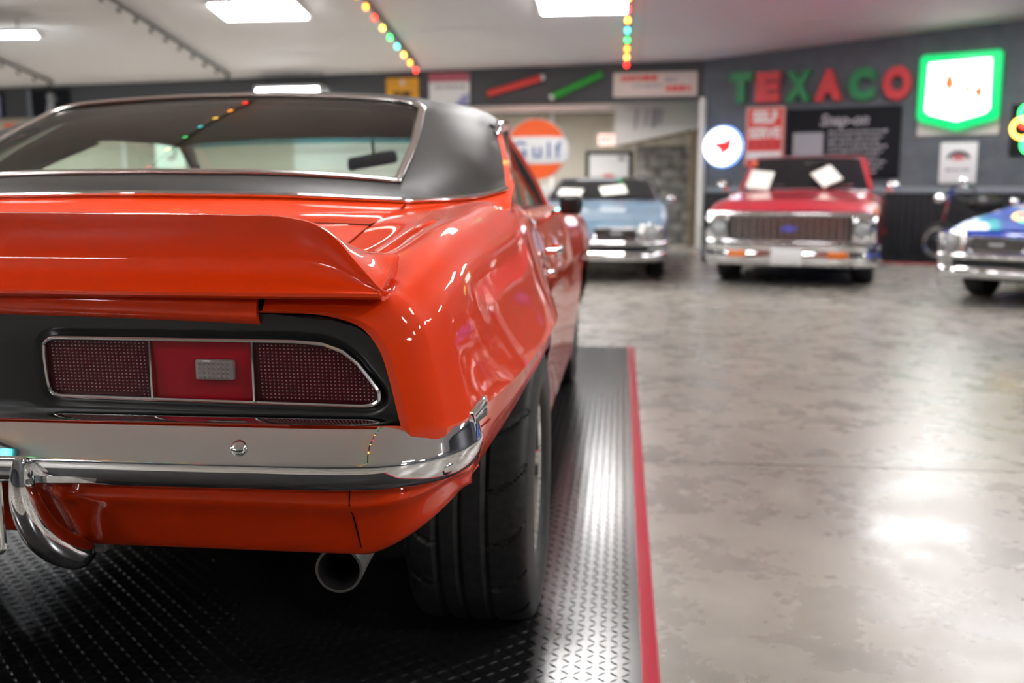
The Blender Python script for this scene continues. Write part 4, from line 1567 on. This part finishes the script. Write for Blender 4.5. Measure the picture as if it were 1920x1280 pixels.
# grille: chrome surround, crossbars, dark back
b = MB()
b.box((0, .09, .60), (1.28, .02, .27))
gr = b.build('grille', M['black'], TRK)
for z in np.linspace(.492, .708, 8):
    MB().box((0, .066, z), (1.20, .016, .010)).build('grille_bar', M['satin'], gr)
for x in np.linspace(-.6, .6, 17):
    MB().box((x, .060, .60), (.010, .012, .22)).build('grille_upright', M['satin'], gr)
sr = MB()
sr.tube([(-.86, .07, .748), (-.4, .045, .752), (.4, .045, .752), (.86, .07, .748)], .030, 10, sq=.028)
sr.tube([(-.86, .07, .462), (-.4, .045, .460), (.4, .045, .460), (.86, .07, .462)], .030, 10, sq=.026)
sr.build('grille_surround', M['chrome'], TRK, angle=60)
for sd in (1, -1):
    lp = MB().box((sd * .765, .075, .605), (.245, .06, .285)).build('lamp_bezel', M['chrome'], TRK, bevel=.02)
    MB().lathe([(.02, .105), (-.02, .100), (-.028, .090), (-.015, .080)], (sd * .745, .04, .605), 'y', 28).build('headlamp_ring', M['chrome'], lp)
    MB().lathe([(-.005, .082), (-.02, .06), (-.028, .03), (-.03, .001)], (sd * .745, .04, .605), 'y', 24).build('headlamp', M['lampglass'], lp)
em = MB().prism([(-.085, .018), (-.030, .018), (-.030, .034), (.030, .034), (.030, .018), (.085, .018), (.075, -.018), (.030, -.018), (.030, -.034), (-.030, -.034), (-.030, -.018), (-.075, -.018)], .040, .056,
                 Matrix.Translation((0, 0, .600)))
em.build('badge', M['bluebadge'], TRK)
# chrome bumper with amber lamps and a plate
pa = spl([(-.93, .22, .33), (-.90, .05, .33), (-.80, -.03, .33), (0, -.06, .33), (.80, -.03, .33), (.90, .05, .33), (.93, .22, .33)], 40)
secb = [(-.03, .105), (.0, .115), (.018, .108), (.020, .09), (.010, .075), (.020, .03), (.022, -.02), (.014, -.07), (.0, -.098), (-.03, -.10)]
rows = []
for i, p in enumerate(pa):
    t = pa[min(i + 1, 39)] - pa[max(i - 1, 0)]
    nr = np.array([t[1], -t[0], 0]) / np.linalg.norm(t[:2])
    rows.append([tuple(p + nr * o + np.array([0, 0, z])) for o, z in secb])
tb = MB().grid(rows).build('front_bumper', M['chrome'], TRK, angle=50)
for sd in (1, -1):
    MB().box((sd * .52, -.078, .345), (.20, .04, .070)).build('turn_lamp', M['amber'], tb, bevel=.008)
    wheel_at(TRK, (sd * .74, .88, .325), sd, .325, .23, .19, False, 64, 28)
    wheel_at(TRK, (sd * .74, 3.7, .325), sd, .325, .23, .19, False, 64, 28)
    mr = MB().lathe([(.02, .01), (.012, .07), (0, .078), (-.02, .07), (-.035, .02), (-.036, .001)], (sd * 1.0, 1.75, 1.04), 'y', 20).build('door_mirror', M['chrome'], TRK)
    MB().tube([(sd * .87, 1.78, .93), (sd * .98, 1.76, 1.0)], .008, 6).build('mirror_arm', M['chrome'], mr)
    MB().tube([(sd * .40 - .2, 1.55, 1.02), (sd * .40 + .16, 1.57, 1.05)], .008, 6).build('wiper', M['satin'], TRK)
MB().box((0, -.095, .315), (.32, .02, .16)).build('number_plate', M['signwhite'], tb, bevel=.02)
MB().box((0, 2.4, .30), (1.2, 4.2, .14)).build('underbody', M['void'], TRK)
MB().lathe([(-.01, .03), (-.02, .022), (-.024, .001)], (-.62, 1.84, 1.30), 'y', 14).build('clearance_lamp', M['amber'], TRK)
MB().box((.09, 1.80, 1.29), (.20, .02, .06)).build('cab_mirror', M['darkglass'], TRK, bevel=.01)
Mt = Matrix.Translation(TL) @ Matrix.Rotation(R_(-15), 4, 'Z')
placard('tilted white paper at the left of the red pickup windshield', Mt @ Matrix.Translation((-.50, 1.535, 1.11)) @ Matrix.Rotation(R_(-46), 4, 'X') @ Matrix.Rotation(.15, 4, 'Y'), .27, .30)
placard('white diamond-tilted paper at the right of the red pickup windshield', Mt @ Matrix.Translation((.25, 1.55, 1.15)) @ Matrix.Rotation(R_(-46), 4, 'X') @ Matrix.Rotation(-.62, 4, 'Y'), .25, .28)

# ------------------------------------------------------------------ chopper motorcycle on its red-edged mat
b = MB().box((2.7, -.75, -.006), (4.6, 1.3, .010), wall_matrix(1.35, 0))
mm2 = b.build('display_mat', M['mat'])
tag(mm2, 'black display mat with a red border along the wall behind the parked cars', 'floor mat')
b = MB().box((2.7, -1.43, -.003), (4.6, .07, .016), wall_matrix(1.35, 0))
b.build('red_edge_strip', M['redtrim'], mm2)
b = MB().box((5.03, -.78, -.003), (.07, 1.37, .016), wall_matrix(1.35, 0))
b.build('red_edge_strip', M['redtrim'], mm2)
MC = thing('motorcycle', 'chrome chopper motorcycle with a raked fork behind the royal blue coupe', 'motorcycle', (5.99, 12.71, 0), R_(-22))
MC.location = wall_matrix(4.42, 0, .98).translation


def ring_wheel(nm, x, r, tr, parent):
    w = bpy.data.objects.new(nm, None)
    COL.objects.link(w)
    w.parent = parent
    w.location = (x, 0, r)
    b = MB()
    b.lathe([(tr * math.cos(a) * .8, r - tr + tr * math.sin(a)) for a in np.linspace(0, 2 * PI, 13)], axis='y', n=40)
    b.build('tyre', M['tyre'], w, angle=60)
    b = MB().lathe([(.018, r - 2 * tr), (-.018, r - 2 * tr), (-.015, r - 2 * tr - .02), (.015, r - 2 * tr - .02), (.018, r - 2 * tr)], axis='y', n=40)
    for k in range(14):
        a = 2 * PI * k / 14
        b.tube([(.02 * math.cos(a), 0, .02 * math.sin(a)), ((r - 2 * tr) * math.cos(a), 0, (r - 2 * tr) * math.sin(a))], .004, 5)
    b.lathe([(-.05, .03), (.05, .03)], axis='y', n=14)
    b.build('rim', M['chrome'], w, angle=60)


ring_wheel('front_wheel', -.62, .27, .036, MC)
ring_wheel('rear_wheel', .82, .27, .055, MC)
b = MB()
for s_ in (-1, 1):
    b.tube([(-.62, s_ * .07, .27), (-.50, s_ * .08, 1.00)], .022, 8)
b.build('fork', M['chrome'], MC)
b = MB()
for s_ in (-1, 1):
    b.tube(spl([(-.50, s_ * .04, .98), (-.46, s_ * .12, 1.02), (-.36, s_ * .30, 1.03), (-.20, s_ * .36, .98)], 12).tolist(), .012, 8)
b.build('handlebar', M['chrome'], MC)
MB().lathe([(-.10, .02), (-.09, .07), (-.02, .08), (.05, .05), (.07, .01)], (-.62, 0, .86), 'x', 20).build('headlamp', M['chrome'], MC)
b = MB()
b.tube([(-.50, 0, .90), (.0, 0, .42), (.5, 0, .22), (.82, 0, .27)], .022, 8)
b.tube([(-.50, 0, .90), (.35, 0, .60), (.82, 0, .27)], .022, 8)
b.build('frame', M['black'], MC)
MB().lathe([(-.22, .02), (-.15, .09), (0, .12), (.15, .09), (.24, .03)], (-.10, 0, .80), 'x', 20).build('fuel_tank', M['black'], MC)
MB().box((.52, 0, .64), (.42, .22, .09)).build('seat', M['interior'], MC, bevel=.035)
b = MB().lathe([(-.16, .07), (.16, .07), (.18, .03)], (.22, 0, .38), 'z', 16)
b.lathe([(-.1, .13), (.1, .13), (.1, .02)], (.24, 0, .27), 'y', 20)
b.build('engine', M['chrome'], MC)
MB().tube([(.25, .14, .28), (.5, .17, .18), (1.1, .17, .24)], .03, 10).build('exhaust_pipe', M['chrome'], MC)
for s_ in (-1, 1):
    MB().lathe([(-.012, .05), (.006, .05), (.012, .001)], (-.36, s_ * .36, 1.10), 'x', 16).build('mirror', M['chrome'], MC)
    MB().tube([(-.34, s_ * .31, 1.03), (-.36, s_ * .36, 1.08)], .006, 6).build('mirror_stalk', M['chrome'], MC)
MB().tube([(.72, 0, .02), (.45, .02, .30)], .012, 6).build('kickstand', M['chrome'], MC)


# ------------------------------------------------------------------ signs on the walls
def wall_letter(ch, s, z, h, w, m_):
    me = text_mesh(ch, 1.0, .05, .078)
    xs_ = [v.co.x for v in me.vertices]
    zs_ = [v.co.z for v in me.vertices]
    x0, x1, z0, z1 = min(xs_), max(xs_), min(zs_), max(zs_)
    for v in me.vertices:
        v.co.x = ((v.co.x - x0) / (x1 - x0) - .5) * w
        v.co.z = ((v.co.z - z0) / (z1 - z0) - .5) * h
    me.materials.append(m_)
    o = link('block_letter', me, m_, None, 40)
    o.matrix_world = wall_matrix(s, z, .055)
    return o


for ch, s0, s1, z0, z1, m_, lb in (('T', .46, .83, 2.33, 2.80, 'green', 'green block letter T at the left end of the wall lettering'),
                                   ('E', .88, 1.27, 2.32, 2.78, 'red', 'red block letter E between the T and the X'),
                                   ('X', 1.35, 1.75, 2.31, 2.77, 'green', 'green block letter X on the wall above the pickup'),
                                   ('A', 1.79, 2.21, 2.30, 2.77, 'red', 'red block letter A on the wall between the X and the C'),
                                   ('C', 2.29, 2.67, 2.28, 2.76, 'green', 'green block letter C on the wall between the A and the O'),
                                   ('O', 2.78, 3.18, 2.27, 2.76, 'red', 'red block letter O at the right end of the wall lettering')):
    tag(wall_letter(ch, (s0 + s1) / 2, (z0 + z1) / 2, z1 - z0, s1 - s0, M[m_]), lb, 'letter', 'block letters on the wall')


def flat_text(parent, body, size, m_, x, z, y=-.012, shear=0.0, offset=0.0, name='lettering', w=None, sp=1.0):
    me = text_mesh(body, size, .003, offset, shear, spacing=sp)
    if w:
        xs_ = [v.co.x for v in me.vertices]
        k = w / (max(xs_) - min(xs_))
        for v in me.vertices:
            v.co.x *= k
    me.materials.append(m_)
    o = link(name, me, m_, parent, 40)
    o.location = (x, y, z)
    return o


def bars(parent, x0, x1, z, h, m_, seed, y=-.012, name='print_line'):
    """a line of print too small to read: uneven dashes"""
    r = random.Random(seed)
    b = MB()
    x = x0
    while x < x1:
        w = min(r.uniform(.03, .11), x1 - x)
        b.box((x + w / 2, y, z), (w, .004, h * r.uniform(.75, 1)))
        x += w + .018
    return b.build(name, m_, parent)


def panel(name, label, cat, Mx, w, h, m_, d=.03, bevel=.006):
    o = MB().box((0, d / 2 - .012, 0), (w, d, h)).build(name, m_, None, bevel=bevel)
    o.matrix_world = Mx
    tag(o, label, cat)
    return o


# red self-service board
p = panel('fuel_sign', 'red sign board with white lettering left of the black sign', 'sign', wall_matrix(1.04, 1.80, .03), .62, .92, M['signred'])
b = MB()
for x in (-.29, .29):
    b.box((x, -.013, 0), (.02, .006, .90))
b.box((0, -.013, .44), (.62, .006, .02))
b.build('border', M['signcream'], p)
flat_text(p, 'SELF', .24, M['signwhite'], 0, .29, -.014, offset=.012, w=.40)
flat_text(p, 'SERVE', .22, M['signwhite'], 0, .045, -.014, offset=.010, w=.50)
for k in range(4):
    MB().box((-.21 + k * .14, -.014, -.13), (.10, .006, .11)).build('red_block', M['red'], p)
MB().box((0, -.014, -.29), (.54, .006, .12)).build('white_band', M['signwhite'], p)

# black board with script heading
p = panel('tool_sign', 'large black sign board with pale lettering behind the red pickup', 'sign', wall_matrix(2.22, 1.67, .03), 1.68, 1.06, M['signblack'])
flat_text(p, 'Snap-on', .24, M['chalk'], .02, .34, -.014, shear=.25, offset=.008, w=.72)
MB().box((-.50, -.014, -.01), (.46, .006, .36)).build('print_block', M['chalk'], p)
for k in range(9):
    bars(p, -.20, .66 - .06 * (k % 3), .17 - k * .075, .038, M['chalk'], k)

# green shield light with a white face on a white plate
bp_ = panel('sign_plate', 'white backing plate below the glowing green shield sign', 'sign', wall_matrix(3.82, 1.98, .012), 1.08, .46, M['offwhite'], .02)
SH = thing('shield_sign', 'glowing white shield sign edged in green high on the wall', 'illuminated sign', (0, 0, 0))
SH.matrix_world = wall_matrix(3.82, 2.38, .02)
ol = [(-.50, .50), (.50, .52), (.54, .48), (.545, -.38), (.50, -.44), (.20, -.52), (0, -.58), (-.20, -.52), (-.50, -.44), (-.545, -.38), (-.54, .46)]
MB().prism(ol, -.14, -.02).build('housing', M['neon_green'], SH, bevel=.03)
il = [(-.41, .38), (.40, .41), (.42, -.28), (.36, -.34), (.0, -.44), (-.36, -.34), (-.43, -.28)]
fc = MB().prism(il, -.155, -.13).build('face', M['neon_white'], SH, bevel=.012)
for k, ol2 in enumerate(([(-.19, .08), (-.13, .28), (-.06, .08), (-.11, -.04)], [(.04, .0), (.20, .07), (.18, .0), (.12, -.05)], [(.20, -.02), (.32, .07), (.30, -.13), (.23, -.11)])):
    MB().prism(ol2, -.162, -.155).build('orange_mark', glow('lit_orange', (.9, .22, .03, 1), .6), fc)

# small white sign under it
p = panel('small_sign', 'small white sign with a red and dark arch below the shield sign', 'sign', wall_matrix(3.865, 1.36, .03), .49, .58, M['signwhite'])
b = MB()
for r0, r1, m_, nm in ((.15, .125, 'signblack', 'dark_arch'),):
    o_ = [(r0 * 1.05 * math.cos(a), r0 * .8 * math.sin(a)) for a in np.linspace(.1, PI - .1, 14)] + [(r1 * .95 * math.cos(a), r1 * .55 * math.sin(a)) for a in np.linspace(PI - .1, .1, 14)]
    MB().prism(o_, -.018, -.012, Matrix.Translation((0, 0, .05))).build(nm, M[m_], p)
o_ = [(.085 * math.cos(a), .06 * math.sin(a)) for a in np.linspace(0, PI, 12)]
MB().prism(o_, -.018, -.012, Matrix.Translation((0, 0, .045))).build('red_arch', M['red'], p)
bars(p, -.17, .17, -.10, .045, M['chalk'], 77)

# round light with a blue halo tube
RD = thing('round_sign', 'glowing round white sign with a blue rim and a red mark', 'illuminated sign')
RD.matrix_world = wall_matrix(.375, 1.655, .02)
MB().lathe([(-.02, .001), (-.02, .30), (-.06, .315), (-.09, .30)], axis='y', n=48).build('housing', M['signwhite'], RD)
fd = MB().lathe([(-.088, .30), (-.10, .27), (-.105, .001)], axis='y', n=48).build('face', M['neon_disc'], RD, angle=60)
MB().tube([(.312 * math.cos(a), -.03, .312 * math.sin(a)) for a in np.linspace(0, 2 * PI, 49)[:-1]], .012, 8, closed=True, ref=(0, 1, 0)).build('blue_tube', M['neon_blue'], RD)
MB().prism([(-.11, -.22), (.15, -.04), (.18, .18), (.06, .08), (-.16, .05), (.0, -.07)], -.122, -.104).build('red_mark', glow('lit_red', (.9, .02, .03, 1), .6), fd)

# flower-shaped neon at the right edge
NE = thing('neon_flower', 'yellow and green neon shape at the right edge of the wall', 'neon sign')
NE.matrix_world = wall_matrix(4.74, 1.80, .03)
for k, (x, z, r, m_) in enumerate(((.0, .22, .12, 2), (-.08, .02, .13, 4), (.14, .05, .12, 1), (.05, -.20, .12, 2), (-.05, .10, .06, 0))):
    MB().tube([(x + r * math.cos(a), -.04, z + r * math.sin(a)) for a in np.linspace(0, 2 * PI, 25)[:-1]], .022, 8, closed=True, ref=(0, 1, 0)).build('neon_tube', BULB[m_], NE)
MB().box((.02, -.006, .0), (.5, .012, .7)).build('backing', M['signblack'], NE)


# header-wall signs
def hpanel(name, label, x0, x1, z0, z1, m_, cat='sign', off=.03):
    return panel(name, label, cat, head_matrix((x0 + x1) / 2, (z0 + z1) / 2, off), x1 - x0, z1 - z0, m_)


p = hpanel('banner_sign', 'long cream sign with red lettering on the header wall', .92, 2.28, 2.47, 2.86, M['signcream'])
bars(p, -.55, .05, .10, .10, M['signred'], 3, name='red_script')
bars(p, -.36, .12, -.02, .05, M['chalk'], 4, name='grey_script')
bars(p, .18, .58, -.07, .10, M['signred'], 5, name='red_script')
bars(p, .16, .36, .07, .06, M['chalk'], 6, name='grey_script')
p = hpanel('yellow_sign', 'small yellow sign on the header wall above the dark car roof', -2.96, -2.38, 2.42, 2.86, M['yellow'])
bars(p, -.16, .16, -.05, .10, M['signblack'], 8)
MB().lathe([(-.016, .001), (-.016, .05), (-.012, .05)], (0, 0, .14), 'y', 16).build('emblem', M['signcream'], p)
p = hpanel('licence_style_sign', 'white sign with pink top band beside the yellow sign', -2.20, -1.49, 2.40, 2.92, M['signwhite'])
MB().box((0, -.015, .19), (.70, .006, .15)).build('pink_band', mat('sign_pink', rgb(178, 92, 110), .6), p)
bars(p, -.25, .28, .03, .06, M['chalk'], 9)
b = MB().prism([(.10, -.26), (.34, -.26), (.34, -.08), (.22, -.12)], -.018, -.012)
b.build('mauve_patch', M['purple'], p)


def baton(label, x0, z0, x1, z1, m_, tip_at_start):
    A_ = Vector((x0, 15.42 + .1 * (2.37 - x0) - .09, z0))
    B_ = Vector((x1, 15.42 + .1 * (2.37 - x1) - .09, z1))
    o = thing('baton_sign', label, 'sign', A_, 0)
    d_ = B_ - A_
    b = MB()
    n_ = 40
    path = [tuple(d_ * (k / (n_ - 1))) for k in range(n_)]
    b.tube(path, [.055 + .008 * math.sin(k * 2.2) for k in range(n_)], 12)
    b.build('coloured_barrel', m_, o)
    u = d_.normalized()
    q = [tuple(-u * .06), tuple(-u * .01)] if tip_at_start else [tuple(d_ + u * .01), tuple(d_ + u * .06)]
    MB().tube(q, [.045, .05] if tip_at_start else [.05, .045], 12).build('pale_tip', M['signwhite'], o)


baton('red slanted baton-shaped sign with a pale tip on the header wall', -1.17, 2.56, -.27, 2.80, M['signred'], False)
baton('green slanted baton-shaped sign with a pale tip on the header wall', -.06, 2.50, .74, 2.84, mat('bright_green_enamel', rgb(34, 158, 46), .4), True)
p = hpanel('poster', 'dark poster with a pale figure at the far left of the header wall', -9.86, -9.06, 2.30, 2.80, M['signblack'], 'poster')
MB().lathe([(-.016, .001), (-.016, .07), (-.012, .07)], (.0, 0, .12), 'y', 16).build('pale_head', M['chalk'], p)
MB().prism([(-.10, -.18), (.10, -.18), (.05, .06), (-.05, .06)], -.017, -.012).build('pale_torso', M['chalk'], p)
MB().tube([(.05, -.015, .0), (.13, -.015, .06), (.10, -.015, .16)], .014, 6).build('pale_arm', M['chalk'], p)
MB().box((-.45, 0, -.05), (.06, .03, .62)).build('frame_edge', M['rail'], p)
p = hpanel('poster', 'dark poster with a mauve figure cut by the left edge', -11.25, -10.45, 2.30, 2.77, M['signblack'], 'poster')
MB().box((.22, -.015, -.02), (.22, .006, .40)).build('mauve_figure', M['purple'], p)

# orange sign, framed picture, exit sign, pale light box in the recess
p = panel('orange_sign', 'small orange sign on the recess wall at the far left', 'sign', Matrix.Translation((-12.1, 19.522, 2.20)), .42, .34, M['gulf_orange'])
MB().box((0, -.015, -.10), (.40, .006, .09)).build('white_strip', M['signwhite'], p)
p = panel('framed_picture', 'black framed pale picture on the recess wall under the exit sign', 'picture', Matrix.Translation((.82, 19.522, 1.42)), .96, .64, M['signblack'])
MB().box((0, -.016, 0), (.80, .006, .50)).build('print', M['signwhite'], p)
MB().box((0, -.021, -.17), (.22, .004, .05)).build('red_mark', M['signred'], p)
MB().box((.26, -.021, .17), (.14, .004, .10)).build('dark_mark', M['chalk'], p)
p = panel('exit_sign', 'lit red and white exit sign on the recess wall', 'exit sign', Matrix.Translation((.77, 19.472, 1.97)), .34, .22, glow('exit_face', (1, .72, .66, 1), 1.3), .08)
flat_text(p, 'EXIT', .15, glow('exit_red', (1, .12, .1, 1), 1.0), 0, 0, -.016, offset=.004, w=.26)
p = panel('light_box', 'pale lit box sign with a dark hook mark seen through the car windows', 'illuminated sign', Matrix.Translation((-8.55, 19.452, 1.72)), .62, .62, glow('pale_box', (.85, 1, .88, 1), 1.3), .1)
MB().tube(spl([(.12, -.014, .18), (.13, -.014, -.02), (.05, -.014, -.12), (-.04, -.014, -.06)], 12).tolist(), .025, 6).build('hook_mark', M['signblack'], p)

# big round fuel-brand sign on a stand
GS = thing('brand_sign', 'big round orange sign with a white band and blue letters on a stand', 'sign', (-.29, 14.95, -.01))
MB().lathe([(-.06, .001), (-.06, .47), (-.045, .485), (.045, .485), (.06, .47), (.06, .001)], (0, 0, 1.62), 'y', 56).build('disc', M['gulf_orange'], GS, angle=30)
MB().tube([(.478 * math.cos(a), 0, 1.62 + .478 * math.sin(a)) for a in np.linspace(0, 2 * PI, 57)[:-1]], .018, 8, closed=True, sq=.06, ref=(0, 1, 0)).build('rim', M['signcream'], GS)
bo = [(-.44, .20), (-.2, .215), (.2, .215), (.44, .20), (.50, .15), (.52, .0), (.50, -.15), (.44, -.20), (.2, -.215), (-.2, -.215), (-.44, -.20), (-.50, -.15), (-.52, 0), (-.50, .15)]
bn = MB().prism(bo, -.085, .085, Matrix.Translation((0, 0, 1.61))).build('white_band', M['signwhite'], GS, bevel=.012)
flat_text(bn, 'Gulf', .36, M['navy'], .0, 1.60, -.090, offset=.004, w=.80, sp=1.35)
MB().prism([(-.10, 0), (.34, 0), (.24, 1.06), (.06, 1.06)], -.05, .05).build('stand', M['offwhite'], GS, bevel=.01)
MB().box((.10, 0, .02), (.7, .5, .04)).build('base_plate', M['offwhite'], GS, bevel=.01)
